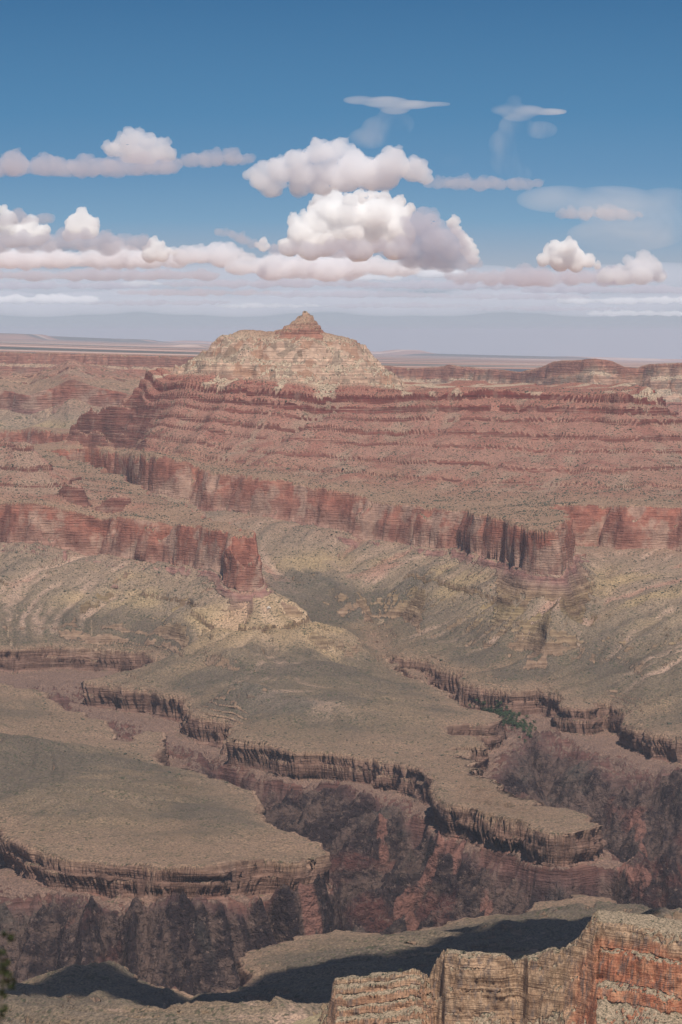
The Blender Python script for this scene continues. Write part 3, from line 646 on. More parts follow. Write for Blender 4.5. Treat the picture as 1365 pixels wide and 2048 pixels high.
def terrain_far(s, r, full=False):
    x = (s * r).astype(f32); y = r.astype(f32)
    py, D = lerp_px(s, [(-200,702,19000),(0,703,19000),(150,706,18900),(380,712,18800),(560,716,18600),(750,728,18300),(835,737,18200),(900,730,18000),(975,738,17700),(1045,742,17350),(1075,736,17050),(1110,722,16850),(1190,716,16600),(1225,722,16600),(1250,734,16700),(1275,735,16700),(1300,727,16550),(1365,725,16400),(1600,722,16200)])
    zt = -(py - YH) / F * D
    za = wall(s, r, D, zt, RIMP, 101)
    wr_ = sstep(500, 800, px_of(s)); dd_ = zt - za + 60 * fbm(x, y, 420, 4, 109)
    zA0 = wr_ * np.interp(dd_, [0, 40, 60, 190, 215, 600], [2, -20, -33, -37, -172, -480]) + (1 - wr_) * np.interp(dd_, [0, 100, 130, 200, 235, 600], [2, -20, -28, -34, -172, -480])
    py, D2 = lerp_px(s, [(-200,738,14600),(0,742,14600),(60,752,14500),(100,738,14500),(138,722,14450),(150,722,14450),(185,734,14400),(235,742,14350),(290,760,14250),(370,800,14100),(450,860,14000),(1600,1200,14000)])
    zt2 = -(py - YH) / F * D2
    zb = wall(s, r, D2, zt2, BUTP, 131, .8)
    back = np.clip(r - D2 - 500, 0, None) * .25; zb = zb - back
    zB0 = (zb + 124) - 392
    # the low right spur under the far rim
    py, D3 = lerp_px(s, [(-200,900,15500),(1150,900,15500),(1195,830,15500),(1230,806,15500),(1300,800,15400),(1330,806,15300),(1600,812,15200)])
    zt3 = -(py - YH) / F * D3
    zc = wall(s, r, D3, zt3, [(0, 0), (10, 10), (120, 34), (134, 50), (260, 76), (275, 96), (420, 130), (900, 260), (4000, 700)], 151, .6) - np.clip(r - D3 - 200, 0, None) * .4
    zC0 = (zc - zt3) - 205
    z = np.maximum(np.maximum(za, zb), zc)
    z0 = np.where(z == za, zA0, np.where(z == zb, zB0, zC0))
    z = z + fbm(x, y, 120, 3, 161) * 8
    return (z, z0) if full else z
colsf = np.linspace(-0.125, 0.125, 820)
sv, rows = fan(colsf, 13050, 20500, 620, 1500, terrain_far, 41)
zf, z0f = terrain_far(sv, rows, True)
Xf = sv * rows; Yf = rows; stf = steepness(Xf, Yf, zf)
zer = np.zeros(Xf.shape, f32)
s1 = fbm(Xf, Yf, 90, 3, 171) * 1.6; s2 = fbm(Xf, Yf, 260, 2, 175) * 1.6
tag(grid_mesh('far_canyon', Xf, Yf, zf, {'z0': z0f, 'steep': stf, 'la': s1, 'lb': s2, 'lc': s2, 'vein': zer, 'wash': zer, 'low': zer, 'tan': zer}, M_FAR), 'far canyon rim and buttes fading to purple behind the dome', kind='structure')

def plain_z(s, r):
    px = px_of(s)
    y_n = np.interp(px, [-200, 0, 400, 750, 1365, 1600], [703, 704, 714, 736, 742, 742])
    y_f = np.interp(px, [-200, 0, 60, 130, 230, 400, 750, 1000, 1365, 1600], [670, 671, 673, 676, 680, 684, 706, 713, 722, 724])
    q = (1 / r - 1 / 120000.) / (1 / 20000. - 1 / 120000.)
    z = -(y_f + (y_n - y_f) * q - YH) / F * r
    x = s * r
    z = z + fbm(x, r, 9000, 3, 181) * 12 * r / 60000
    def mesa(xc, D, wx, h, dd, e=900):
        px_ = (xc - CX) / F * D
        a = sstep(wx + e, wx, np.abs(x - px_) + 250 * perlin(x / 700, r / 700, 191)); b_ = sstep(dd + e, dd, np.abs(r - D))
        return h * a * b_
    z = z + mesa(22, 66000, 330, 95, 1500, 420) + mesa(150, 80000, 1300, 70, 3000, 900) + mesa(820, 85000, 60, 90, 1500, 700) + mesa(800, 88000, 700, 40, 2500, 700)
    z = z + mesa(520, 60000, 600, 30, 1500) + mesa(1000, 76000, 1500, 55, 2500, 700) + mesa(1250, 95000, 1500, 60, 2500) + mesa(380, 45000, 40, 26, 700, 220) + mesa(600, 98000, 3000, 60, 2000)
    return z
cp = np.linspace(-0.13, 0.13, 420); rp = np.exp(np.linspace(math.log(20400), math.log(122000), 620))
sp, rpg = np.meshgrid(cp, rp); zp = plain_z(sp, rpg)
def desert_material():
    m = bpy.data.materials.new('desert_soil'); m.use_nodes = True; b = NB(m); bs = b.n['Principled BSDF']; bs.inputs['Roughness'].default_value = 1
    P = b.n.new('ShaderNodeNewGeometry').outputs['Position']
    n1 = b.noise(b.scale(P, (.00005, .00022, 0)), 1.0, 5, .62); n2 = b.noise(b.scale(P, (.00018, .0007, 0)), 1.0, 4, .6)
    c = b.mix(b.sm(n1, .42, .56), (.055, .068, .062), (.40, .21, .155))
    c = b.mix(b.sm(n2, .52, .62, 0, .8), c, (.62, .46, .38)); c = b.mix(b.sm(n2, .46, .34, 0, .7), c, (.035, .05, .05))
    b.l(c, bs.inputs['Base Color']); return m
tag(grid_mesh('desert', sp * rpg, rpg, zp, {}, desert_material()), 'flat painted desert in pink and blue bands out to the horizon', kind='structure')
# ground sheet that carries the land on out of view, below everything
gv = [(-300000, -3000, -1400), (300000, -3000, -1400), (300000, 122000, -1400), (-300000, 122000, -1400)]
me = bpy.data.meshes.new('ground'); me.from_pydata(gv, [], [(0, 1, 2, 3)]); me.materials.append(bpy.data.materials['desert_soil'])
tag(C.objects.link(bpy.data.objects.new('ground', me)) or bpy.data.objects['ground'], 'low ground under the canyon', kind='structure')

import bmesh
from mathutils import noise as mn
_ico = {}
def ico(sub):
    if sub not in _ico:
        bm = bmesh.new(); bmesh.ops.create_icosphere(bm, subdivisions=sub, radius=1)
        _ico[sub] = (np.array([v.co[:] for v in bm.verts]), np.array([[v.index for v in f.verts] for f in bm.faces])); bm.free()
    return _ico[sub]

# ------------------------------------------------------------------ plants and stones
def leaf_material(name, c0, c1, sc):
    m = bpy.data.materials.new(name); m.use_nodes = True; b = NB(m); bs = b.n['Principled BSDF']; bs.inputs['Roughness'].default_value = .8
    P = b.n.new('ShaderNodeNewGeometry').outputs['Position']
    b.l(b.mix(b.sm(b.noise(P, sc, 3), .35, .65), c0, c1), bs.inputs['Base Color']); return m
M_COT = leaf_material('cottonwood_leaf', (.030, .060, .022), (.075, .125, .045), .15)
M_SCR = leaf_material('scrub_leaf', (.035, .042, .025), (.085, .09, .055), .05)
M_BARK = leaf_material('bark', (.10, .075, .055), (.20, .16, .12), 2.0)
M_JUN = leaf_material('juniper_leaf', (.012, .022, .004), (.035, .045, .008), 30.)
def mesh_obj(name, vs, fs, mat, parent=None, smooth=False):
    me = bpy.data.meshes.new(name); me.from_pydata([tuple(v) for v in vs], [], fs); me.materials.append(mat)
    if smooth: me.polygons.foreach_set('use_smooth', [True] * len(me.polygons))
    o = bpy.data.objects.new(name, me); C.objects.link(o); o.parent = parent; return o
def tube(path, rad, n=6):
    vs, fs = [], []
    for i, (p, r) in enumerate(zip(path, rad)):
        p = Vector(p); q = Vector(path[min(i + 1, len(path) - 1)]) - Vector(path[max(i - 1, 0)]); q.normalize()
        a = q.cross(Vector((0, 1, .3))).normalized(); b_ = q.cross(a)
        for k_ in range(n):
            t_ = 2 * math.pi * k_ / n; vs.append(p + a * r * math.cos(t_) + b_ * r * math.sin(t_))
    for i in range(len(path) - 1):
        for k_ in range(n):
            fs.append((i * n + k_, i * n + (k_ + 1) % n, (i + 1) * n + (k_ + 1) % n, (i + 1) * n + k_))
    return vs, fs
def leaves(centres, nper, spread, size, rnd, asp=1.5):
    vs, fs = [], []
    for c, cr_ in centres:
        for _ in range(int(nper * cr_)):
            d = Vector((rnd.gauss(0, 1), rnd.gauss(0, 1), rnd.gauss(0, .8))).normalized() * spread * cr_ * rnd.uniform(.35, 1) ** .5
            p = Vector(c) + d; a = Vector((rnd.gauss(0, 1), rnd.gauss(0, 1), rnd.gauss(0, 1))).normalized(); b_ = a.cross(Vector((rnd.gauss(0, 1), rnd.gauss(0, 1), rnd.gauss(0, 1)))).normalized()
            s_ = size * rnd.uniform(.6, 1.3); k_ = len(vs)
            vs += [p - a * s_ * asp, p + b_ * s_ * .6, p + a * s_ * asp, p - b_ * s_ * .6]; fs.append((k_, k_ + 1, k_ + 2, k_ + 3))
    return vs, fs
def empty(name, loc, label, cat, group=None):
    o = bpy.data.objects.new(name, None); C.objects.link(o); o.location = loc; tag(o, label, cat, group); return o
def cottonwood(seed):
    rnd = random.Random(seed)
    root = empty('cottonwood_tree', (0, 0, 0), 'green cottonwood tree in the thicket on the creek bed between the red walls', 'tree', 'cottonwood trees along the creek')
    vs, fs = tube([(0, 0, -1), (.1, 0, 1.5), (0, .2, 3.2), (.3, 0, 5)], [.35, .28, .2, .1])
    for k_ in range(3):
        a = k_ * 2.1 + rnd.random(); v2, f2 = tube([(0, .1, 2.4), (math.cos(a) * 1.4, math.sin(a) * 1.4, 4)], [.15, .06]); f2 = [tuple(q + len(vs) for q in f_) for f_ in f2]; vs += v2; fs += f2
    mesh_obj('trunk', vs, fs, M_BARK, root)
    cen = [((rnd.uniform(-2.6, 2.6), rnd.uniform(-2.6, 2.6), rnd.uniform(2.6, 6.2)), rnd.uniform(.6, 1.3)) for _ in range(9)]
    v, f_ = leaves(cen, 34, 1.5, .42, rnd); mesh_obj('crown', v, f_, M_COT, root); return root
def copy_tree(o, parent=None):
    c = o.copy(); C.objects.link(c); c.parent = parent
    for ch in list(o.children): copy_tree(ch, c)
    return c
protos = [cottonwood(1), cottonwood(2), cottonwood(3)]
rnd = random.Random(5)
def zfine(x, y): return float(terrain(np.array([x / y]), np.array([y], float))[0][0])
cnt = 0
for i in range(190):
    t_ = rnd.random(); px_ = 962 + 98 * t_ + rnd.gauss(0, 10); py_ = 1408 + 56 * t_ + rnd.gauss(0, 10)
    h_ = hit(px_, py_, 7200, 8600)
    if not h_ or h_[2] > -838: continue
    o = protos[cnt] if cnt < 3 else copy_tree(protos[cnt % 3]); cnt += 1
    o.location = (h_[0], h_[1], zfine(h_[0], h_[1]) - .3); sc_ = rnd.uniform(.8, 1.6); o.scale = (sc_, sc_, sc_ * rnd.uniform(.7, 1.0)); o.rotation_euler = (0, 0, rnd.uniform(0, 6))
print('trees', cnt)
# desert scrub: countless dark dots over the slopes and benches
def scrub(name, n, gen, rmin, rmax, mat, label):
    V, Fc = ico(1); V = V * np.array([1, 1, .7]); rs = np.random.RandomState(11)
    P = gen(rs, n); m_ = len(P); r_ = rs.uniform(rmin, rmax, m_) * (1 + (rs.rand(m_) > .93) * .8)
    jit = 1 + .35 * rs.randn(m_, len(V), 1)
    co = P[:, None, :] + V[None] * r_[:, None, None] * jit
    fs = (Fc[None] + (np.arange(m_) * len(V))[:, None, None]).reshape(-1, 3)
    me = bpy.data.meshes.new(name); me.vertices.add(m_ * len(V)); me.vertices.foreach_set('co', co.reshape(-1).astype(f32))
    me.loops.add(len(fs) * 3); me.loops.foreach_set('vertex_index', fs.reshape(-1).astype(np.int32)); me.polygons.add(len(fs)); me.polygons.foreach_set('loop_start', np.arange(0, len(fs) * 3, 3, dtype=np.int32)); me.update(calc_edges=True)
    me.materials.append(mat); o = bpy.data.objects.new(name, me); C.objects.link(o); tag(o, label, kind='stuff'); return o
def gen_slopes(rs, n):
    s_ = rs.uniform(-.112, .112, n * 4); r_ = np.sqrt(rs.uniform(6500. ** 2, 11000. ** 2, n * 4))
    z_, z0_, u_, o_, g_ = terrain(s_, r_); sl_ = np.hypot(terrain(s_, r_ + 4)[0] - z_, terrain(s_ + 4 / r_, r_)[0] - z_) / 4
    w_ = np.where((z0_ > -470) & (z0_ < -395), .95, np.where((z0_ >= -395) & (z0_ < -150), .38, np.where((z0_ > -700) & (z0_ < -570), .30, np.where((z0_ > -150), .35, .06))))
    w_ = w_ * (.45 + 1.1 * (fbm(s_ * r_, r_, 160, 2, 301) > 0)); k_ = (rs.rand(n * 4) < w_) & (sl_ < 1.0) & (z0_ > -900)
    return np.stack([s_ * r_, r_, z_ + .4], -1)[k_]
scrub('scrub', 15000, gen_slopes, .9, 2.2, M_SCR, 'dark desert scrub dotted over the red slopes and talus')
def gen_near(rs, n):
    s_ = rs.uniform(-.012, .12, n * 4); r_ = rs.uniform(2400, 2860, n * 4)
    z_ = terrain_ridge(s_, r_); sl_ = np.hypot(terrain_ridge(s_, r_ + 1.2) - z_, terrain_ridge(s_ + 1.2 / r_, r_) - z_) / 1.2
    k_ = (rs.rand(n * 4) < .5) & (sl_ < .95)
    return np.stack([s_ * r_, r_, z_ + .1], -1)[k_]
scrub('low_brush', 2600, gen_near, .25, .7, M_SCR, 'grey green low brush on the ledges of the nearest cliff ridge')
# bigger bushes on the near ridge, one by one
def bush(seed):
    rnd = random.Random(seed)
    root = empty('bush', (0, 0, 0), 'rounded dark green bush on a ledge of the nearest cliff ridge', 'bush', 'bushes on the nearest cliff ridge')
    vs, fs = tube([(0, 0, -.3), (.05, 0, .5), (0, .1, .9)], [.09, .07, .03]); mesh_obj('stem', vs, fs, M_BARK, root)
    cen = [((rnd.uniform(-.6, .6), rnd.uniform(-.6, .6), rnd.uniform(.3, 1.1)), rnd.uniform(.6, 1.2)) for _ in range(7)]
    v, f_ = leaves(cen, 32, .5, .14, rnd); mesh_obj('foliage', v, f_, M_SCR, root); return root
bp_ = [bush(21), bush(22)]; rs = np.random.RandomState(17); P_ = gen_near(rs, 400); P_ = P_[(P_[:, 2] < -500)]
for i in range(min(46, len(P_))):
    o = bp_[i] if i < 2 else copy_tree(bp_[i % 2]); o.location = P_[i]; sc_ = rs.uniform(.8, 2.0); o.scale = (sc_, sc_, sc_); o.rotation_euler = (0, 0, rs.uniform(0, 6))
# two lone boulders on the talus
def boulder(px_, py_, r_, mat, label, seed):
    h_ = hit(px_, py_)
    V, Fc = ico(3); n_ = np.array([mn.noise(Vector(v) * 1.6 + Vector((seed, 0, 0))) for v in V]); V2 = V * (1 + .45 * n_)[:, None] * np.array([1.2, 1, .85]) * r_
    o = mesh_obj('boulder', V2, [tuple(map(int, f_)) for f_ in Fc], mat); o.location = (h_[0], h_[1], zfine(h_[0], h_[1]) + r_ * .3); tag(o, label, 'boulder')
def stone(name, c0, c1):
    m = bpy.data.materials.new(name); m.use_nodes = True; b = NB(m); P = b.n.new('ShaderNodeNewGeometry').outputs['Position']
    b.l(b.mix(b.sm(b.noise(P, .4, 4), .35, .65), c0, c1), b.n['Principled BSDF'].inputs['Base Color']); b.n['Principled BSDF'].inputs['Roughness'].default_value = .95; return m
boulder(538, 1218, 4.2, stone('pale_stone', (.45, .38, .32), (.62, .55, .47)), 'white boulder on the pale shale cone above its dark ledge', 1)
boulder(229, 1176, 7.0, stone('red_stone', (.22, .12, .09), (.30, .18, .14)), 'reddish boulder lying alone on the grey talus under the left red cliff', 4)

# the twig hanging into the picture at the lower left, close by and out of focus
rnd = random.Random(9)
tw = empty('juniper_branch', (-1.52, 15, -2.75), 'dark blurred juniper twig hanging in at the lower left corner', 'branch')
def at(px_, py_, D=15): s_, k_ = slope(px_, py_); return Vector((s_ * D, D, k_ * D)) - tw.location
path = [at(-60, 1760), at(-25, 1830), at(-6, 1890), at(2, 1930), at(6, 1975), at(2, 2020), at(-4, 2060)]
vs, fs = tube(path, [.012, .010, .008, .006, .005, .004, .003]); mesh_obj('twig', vs, fs, M_BARK, tw)
cl = [((22, 1876), .8), ((8, 1868), .5), ((4, 1905), .9), ((10, 1925), 1.0), ((2, 1940), 1.0), ((16, 1950), .9), ((26, 1962), .8), ((10, 1965), 1.0), ((24, 1974), .6), ((3, 1985), .7), ((8, 2018), .9), ((3, 2034), .9), ((-12, 1900), 1), ((-14, 1960), 1), ((-12, 2010), 1), ((12, 1992), .35)]
for (px_, py_), r_ in cl:
    p0 = at(px_, py_); k_ = min(path, key=lambda q: (q - p0).length)
    v, f_ = leaves([(p0, r_)], 55, .022, .006, rnd, 2.2); mesh_obj('leaf_spray', v, f_, M_JUN, tw)
cd.dof.use_dof = True; cd.dof.focus_distance = 9000; cd.dof.aperture_fstop = 7.0
# ------------------------------------------------------------------ the air in the canyon
hv = [(x_, y_, z_) for z_ in (-1402, 110) for x_, y_ in ((-60000, -2000), (60000, -2000), (60000, 124000), (-60000, 124000))]
me = bpy.data.meshes.new('haze'); me.from_pydata(hv, [], [(3, 2, 1, 0), (4, 5, 6, 7), (0, 1, 5, 4), (1, 2, 6, 5), (2, 3, 7, 6), (3, 0, 4, 7)])
hz = bpy.data.objects.new('haze', me); C.objects.link(hz)
hm = bpy.data.materials.new('haze_air'); hm.use_nodes = True; hm.node_tree.nodes.remove(hm.node_tree.nodes['Principled BSDF'])
hvn = hm.node_tree.nodes.new('ShaderNodeVolumePrincipled'); hvn.inputs['Color'].default_value = (.74, .84, 1, 1); hvn.inputs['Density'].default_value = HAZE; hvn.inputs['Anisotropy'].default_value = 0.0
hm.node_tree.links.new(hvn.outputs[0], hm.node_tree.nodes['Material Output'].inputs['Volume']); me.materials.append(hm)
tag(hz, 'thin blue haze filling the canyon air', kind='stuff')

# ------------------------------------------------------------------ clouds: closed volumes far beyond the canyon
def cloud_mat(name, dens, col=(1, 1, 1), aniso=0.2):
    m = bpy.data.materials.new(name); m.use_nodes = True; n = m.node_tree.nodes
    n.remove(n['Principled BSDF']); v = n.new('ShaderNodeVolumePrincipled')
    v.inputs['Color'].default_value = (*col, 1); v.inputs['Density'].default_value = dens; v.inputs['Anisotropy'].default_value = aniso
    m.node_tree.links.new(v.outputs[0], n['Material Output'].inputs['Volume'])
    return m

def strip(x0, x1, y, r, seed, wav=4, taper=True):
    rr = random.Random(seed); L = []; x = x0
    while x < x1:
        t_ = (x - x0) / (x1 - x0); rl = r * (.55 + .95 * rr.random() ** 1.6) * ((.45 + .55 * math.sin(math.pi * min(1, max(0, t_ * .9 + .05)))) if taper else 1)
        L.append((x, y + rr.uniform(-wav, wav) * .6, rl)); x += rl * rr.uniform(.4, .65)
    return L
def puff(lobes, D, mat, seed, depth=1.2, base=None, flat=.85, levels=2, vox=3.0, rough=.12):
    """lobes: (px, py, radius px) on the photo at distance D; grown with child lobes and joined into one closed skin"""
    r_ = random.Random(seed); m = D / F
    S = [((px - CX) * m, r_.uniform(-.5, .5) * r * m * depth, (YH - py) * m, r * m) for px, py, r in lobes]
    allS = list(S); cur = S
    for lv in range(levels):
        nx_ = []
        for (x, y, z, r) in cur:
            if r < vox * 1.6 * m: continue
            for _ in range(11 if lv == 0 else 7):
                a = r_.uniform(0, 2 * math.pi); e = r_.uniform(-.15, 1.0) * math.pi / 2
                rr = r * (.16 + .42 * r_.random() ** 1.5)
                d = r * r_.uniform(.75, 1.02)
                nx_.append((x + d * math.cos(a) * math.cos(e), y + d * math.sin(a) * math.cos(e), z + d * math.sin(e) * flat, rr))
        allS += nx_; cur = nx_
    vs, fs, k = [], [], 0
    for (x, y, z, r) in allS:
        V, Fc = ico(2 if r > 8 * m else 1)
        vs.append(V * np.array([r, r * depth, r * flat]) + np.array([x, y, z])); fs.append(Fc + k); k += len(V)
    vs = np.concatenate(vs); fs = np.concatenate(fs)
    me = bpy.data.meshes.new('c'); me.from_pydata(vs.tolist(), [], fs.tolist())
    o = bpy.data.objects.new('c', me); C.objects.link(o)
    md = o.modifiers.new('r', 'REMESH'); md.mode = 'VOXEL'; md.voxel_size = vox * m
    dg = bpy.context.evaluated_depsgraph_get(); m2 = bpy.data.meshes.new_from_object(o.evaluated_get(dg)); bpy.data.objects.remove(o)
    bm = bmesh.new(); bm.from_mesh(m2)          # keep the one largest skin
    seen = set(); best = []
    for v0 in bm.verts:
        if v0.index in seen: continue
        st_ = [v0]; seen.add(v0.index); comp = []
        while st_:
            v = st_.pop(); comp.append(v)
            for e in v.link_edges:
                w_ = e.other_vert(v)
                if w_.index not in seen: seen.add(w_.index); st_.append(w_)
        if len(comp) > len(best): best = comp
    bs_ = set(v.index for v in best)
    bmesh.ops.delete(bm, geom=[v for v in bm.verts if v.index not in bs_], context='VERTS')
    bm.to_mesh(m2); bm.free()
    n = len(m2.vertices); co = np.empty(n * 3, f32); m2.vertices.foreach_get('co', co); co = co.reshape(-1, 3)
    no = np.empty(n * 3, f32); m2.vertex_normals.foreach_get('vector', no); no = no.reshape(-1, 3)
    L = 30 * m; q = co / L; d = 0; am = 1.0
    for k_ in range(5):
        d = d + am * perlin(q[:, 0] + .61 * q[:, 1] + k_ * 3, q[:, 2] - .73 * q[:, 1], seed + k_); q = q * 2.07; am *= .55
    co = co + no * (d * L * rough)[:, None]
    if base is not None:
        zb = (YH - base) * m
        zb = zb + perlin(co[:, 0] / (50 * m), co[:, 1] / (50 * m), seed + 5) * 7 * m
        co[:, 2] = np.where(co[:, 2] < zb, zb + (co[:, 2] - zb) * .15, co[:, 2])
    m2.vertices.foreach_set('co', co.reshape(-1).astype(f32))
    m2.polygons.foreach_set('use_smooth', np.ones(len(m2.polygons), bool)); m2.update()
    m2.materials.clear(); m2.materials.append(mat)
    ob = bpy.data.objects.new('cloud', m2); C.objects.link(ob); ob.location = (0, D, 0)
    return ob
MC = cloud_mat('cloud_dense', 1 / 130., (1, 1, 1), .0)
MS = cloud_mat('cloud_soft', 1 / 260., (.985, .985, 1), .0)
MG = cloud_mat('cloud_grey_shade', 1 / 420., (.86, .84, .885), .0)  # greyed scatter colour puts the clouds' shading into the material
def wisp_mat(name, dens, sc, lo_, hi_, dist=1.0):
    m = bpy.data.materials.new(name); m.use_nodes = True; b = NB(m); b.n.remove(b.n['Principled BSDF']); v = b.n.new('ShaderNodeVolumePrincipled')
    P = b.n.new('ShaderNodeNewGeometry').outputs['Position']
    t = b.noise(b.scale(P, sc), 1.0, 5, .6, dist)
    b.l(b.math('MULTIPLY', b.sm(t, lo_, hi_), dens), v.inputs['Density']); v.inputs['Color'].default_value = (1, 1, 1, 1); v.inputs['Anisotropy'].default_value = -.3
    b.l(v.outputs[0], b.n['Material Output'].inputs['Volume']); return m
MV1 = wisp_mat('cirrus_streak', 1 / 260., (.00025, .0006, .0014), .36, .66)
MV2 = wisp_mat('ice_fall', 1 / 850., (.0011, .0006, .00035), .36, .70)
MV3 = wisp_mat('thin_veil', 1 / 2600., (.0004, .0004, .0008), .30, .70)
scene.cycles.volume_bounces = 24; scene.cycles.max_bounces = 28; scene.cycles.volume_max_steps = 96; scene.cycles.volume_step_rate = 2.0
CL = [
 # lobes, distance, material, base row, label
 ([(640,308,30),(675,302,27),(705,318,28),(590,325,28),(560,345,33),(528,365,28),(610,352,38),(660,350,38),(710,350,40),(780,334,40),(830,345,30),(745,355,38),(600,375,25),(690,368,30),(545,380,25),(640,372,30),(770,362,30),(515,350,22),(850,360,18)], 64000, MS, 398, 'broad grey and white cloud with a ragged base above the brightest cloud'),
 ([(668,424,36),(640,450,38),(700,432,35),(750,432,36),(790,436,32),(605,468,32),(800,470,34),(700,470,40),(750,475,36),(650,485,34),(580,495,22),(720,500,30),(620,500,26),(790,500,26)], 80000, MC, 522, 'brightest white heaped cloud above the spire'),
 ([(640,408,16),(625,418,12),(660,402,14),(700,405,16),(740,400,16),(770,398,14),(800,405,13),(820,418,12),(720,410,22),(680,415,22),(780,415,18)], 88000, MC, 440, 'cream rim of cloud peeping over the brightest cloud'),
 ([(840,455,38),(870,480,40),(905,505,32),(930,525,24),(815,500,32),(860,520,32),(820,520,25),(890,530,25)], 73000, MG, 545, 'dark grey cloud leaning on the right of the brightest cloud'),
 ([(905,446,14),(912,460,12),(922,472,10),(930,484,14),(940,494,12),(934,505,12),(945,520,13),(950,505,9)], 86000, MC, 540, 'string of small white puffs on the far right edge of the dark grey cloud'),
 (strip(545, 815, 500, 18, 51), 72000, MG, 520, 'grey shelf of cloud across the foot of the brightest cloud'),
 (strip(470, 830, 538, 26, 52, 6) + strip(500, 800, 528, 20, 53), 96000, MS, 566, 'long cream cloud bank lit along its top, above the dome and spire'),
 ([(270,282,27),(247,290,22),(295,290,22),(320,303,24),(228,302,20),(270,308,30),(335,312,20),(300,312,26)], 60000, MS, 330, 'round white topped cloud floating at the upper left'),
 (strip(-40, 350, 336, 20, 54, 7, False), 58000, MG, 362, 'thin grey strip of cloud under the round white topped cloud'),
 (strip(370, 500, 322, 19, 55, 6), 61000, MG, 352, 'small soft grey cloud between the upper left cloud and the broad one'),
 (strip(855, 1075, 370, 15, 56, 5), 60000, MG, 400, 'grey tail of cloud trailing right from the broad grey and white cloud'),
 ([(165,440,20),(148,445,16),(180,452,17),(150,462,20),(185,464,16),(168,460,22),(140,470,16)], 92000, MC, 484, 'small bright white tower of cloud at the left'),
 ([(20,455,24),(60,452,20),(30,475,26),(80,472,22),(8,425,11),(15,440,16),(50,475,24)] , 90000, MC, 500, 'white cloud behind grey ones at the left edge'),
 (strip(-30, 105, 441, 14, 57, 4), 76000, MG, 460, 'dark grey wisp of cloud in front of the white cloud at the left edge'),
 (strip(-40, 290, 488, 20, 58, 5, False) + [(130,478,20),(170,476,20),(210,480,20)], 78000, MG, 514, 'low dark grey cloud under the small bright white tower'),
 (strip(-60, 385, 520, 21, 59, 5, False), 100000, MS, 548, 'cream cloud bank at the left under the low dark grey cloud'),
 ([(308,492,15),(322,496,13),(336,503,11),(300,510,18),(325,512,16),(350,508,8)], 93000, MC, 532, 'little white puff of cloud right of the low dark grey cloud'),
 (strip(355, 500, 514, 22, 60, 7) + [(400,503,14),(430,498,15)], 98000, MS, 552, 'pale cloud with a lit top left of the long cream bank'),
 ([(528,485,9),(520,492,8),(535,494,8),(527,498,9)], 95000, MC, 510, 'tiny bright puff of cloud just left of the grey shelf'),
 ([(440,465,10),(452,467,11),(465,470,13),(480,476,14),(492,482,13),(505,490,10)], 70000, MG, 500, 'purple grey scrap of cloud left of the brightest cloud'),
 ([(1135,498,20),(1110,508,20),(1088,520,15),(1150,512,20),(1175,524,15),(1120,525,22),(1195,532,9),(1150,530,18)], 92000, MC, 550, 'bright white cloud standing at the right'),
 ([(1285,522,18),(1265,530,17),(1305,535,18),(1240,545,20),(1210,552,18),(1280,550,28),(1320,555,16),(1250,555,22)], 88000, MS, 580, 'pale heaped cloud nearest the right edge'),
 (strip(1115, 1280, 430, 13, 61, 4), 70000, MG, 448, 'flat grey scrap of cloud inside the thin veil at the right'),
 (strip(900, 1330, 556, 19, 62, 5), 99000, MG, 572, 'grey cloud shelf beneath the bright white cloud at the right'),
]
rb = random.Random(77)
BANDS = [(-60, 420, 552, 15, 'MG'), (330, 760, 568, 13, 'MG'), (700, 1100, 572, 13, 'MG'), (1050, 1420, 580, 13, 'MG'), (-60, 300, 572, 11, 'MG'), (240, 560, 586, 10, 'MG'), (520, 900, 590, 11, 'MG'), (860, 1180, 594, 10, 'MG'), (1120, 1430, 602, 10, 'MS'),
 (-60, 190, 600, 13, 'MS'), (180, 460, 606, 8, 'MG'), (430, 640, 612, 7, 'MS'), (640, 960, 612, 8, 'MG'), (930, 1260, 618, 8, 'MG'), (1180, 1430, 628, 7, 'MS'), (250, 330, 568, 9, 'MS'), (820, 930, 548, 14, 'MS'), (560, 800, 556, 12, 'MS')]
WHERE = ['left edge', 'spire']
for i, (x0, x1, y, r, k_) in enumerate(BANDS):
    side = 'far left' if x1 < 430 else 'left of the spire' if x0 < 430 and x1 < 650 else 'right edge' if x1 > 1300 else 'right of the spire' if x0 > 640 else 'spire'
    CL.append((strip(x0, x1, y, r, 80 + i, 3, x0 > 0 and x1 < 1365), 118000 + 5000 * (i % 5) + (i // 5) * 3000, MS if k_ == 'MS' else MG, y + r, None))
BL = ['cream strip of distant cloud just below the left cloud bank', 'grey lavender strip of distant cloud over the left shoulder of the dome', 'pale strip of distant cloud right of the long cream bank', 'grey strip of distant cloud below the pale heaped cloud at the right edge',
 'grey strip of distant cloud at the left edge, second strip under the bank', 'pale strip of distant cloud halfway between left edge and spire', 'grey strip of distant cloud passing just above the spire', 'pale strip of distant cloud above the right far rim', 'pale strip of distant cloud at the right edge, under the grey strip',
 'cream patch of distant cloud low at the left edge', 'thin grey streak of cloud low between the left patch and the spire', 'thin pale streak of cloud reaching the spire from the left', 'thin grey streak of cloud reaching the spire from the right', 'thin grey streak of cloud low over the right far rim', 'lowest pale streak of cloud at the right edge',
 'small cream puff lit below the little white puff', 'cream puff filling the gap under the dark grey cloud', 'lower cream roll of cloud under the long cream bank']
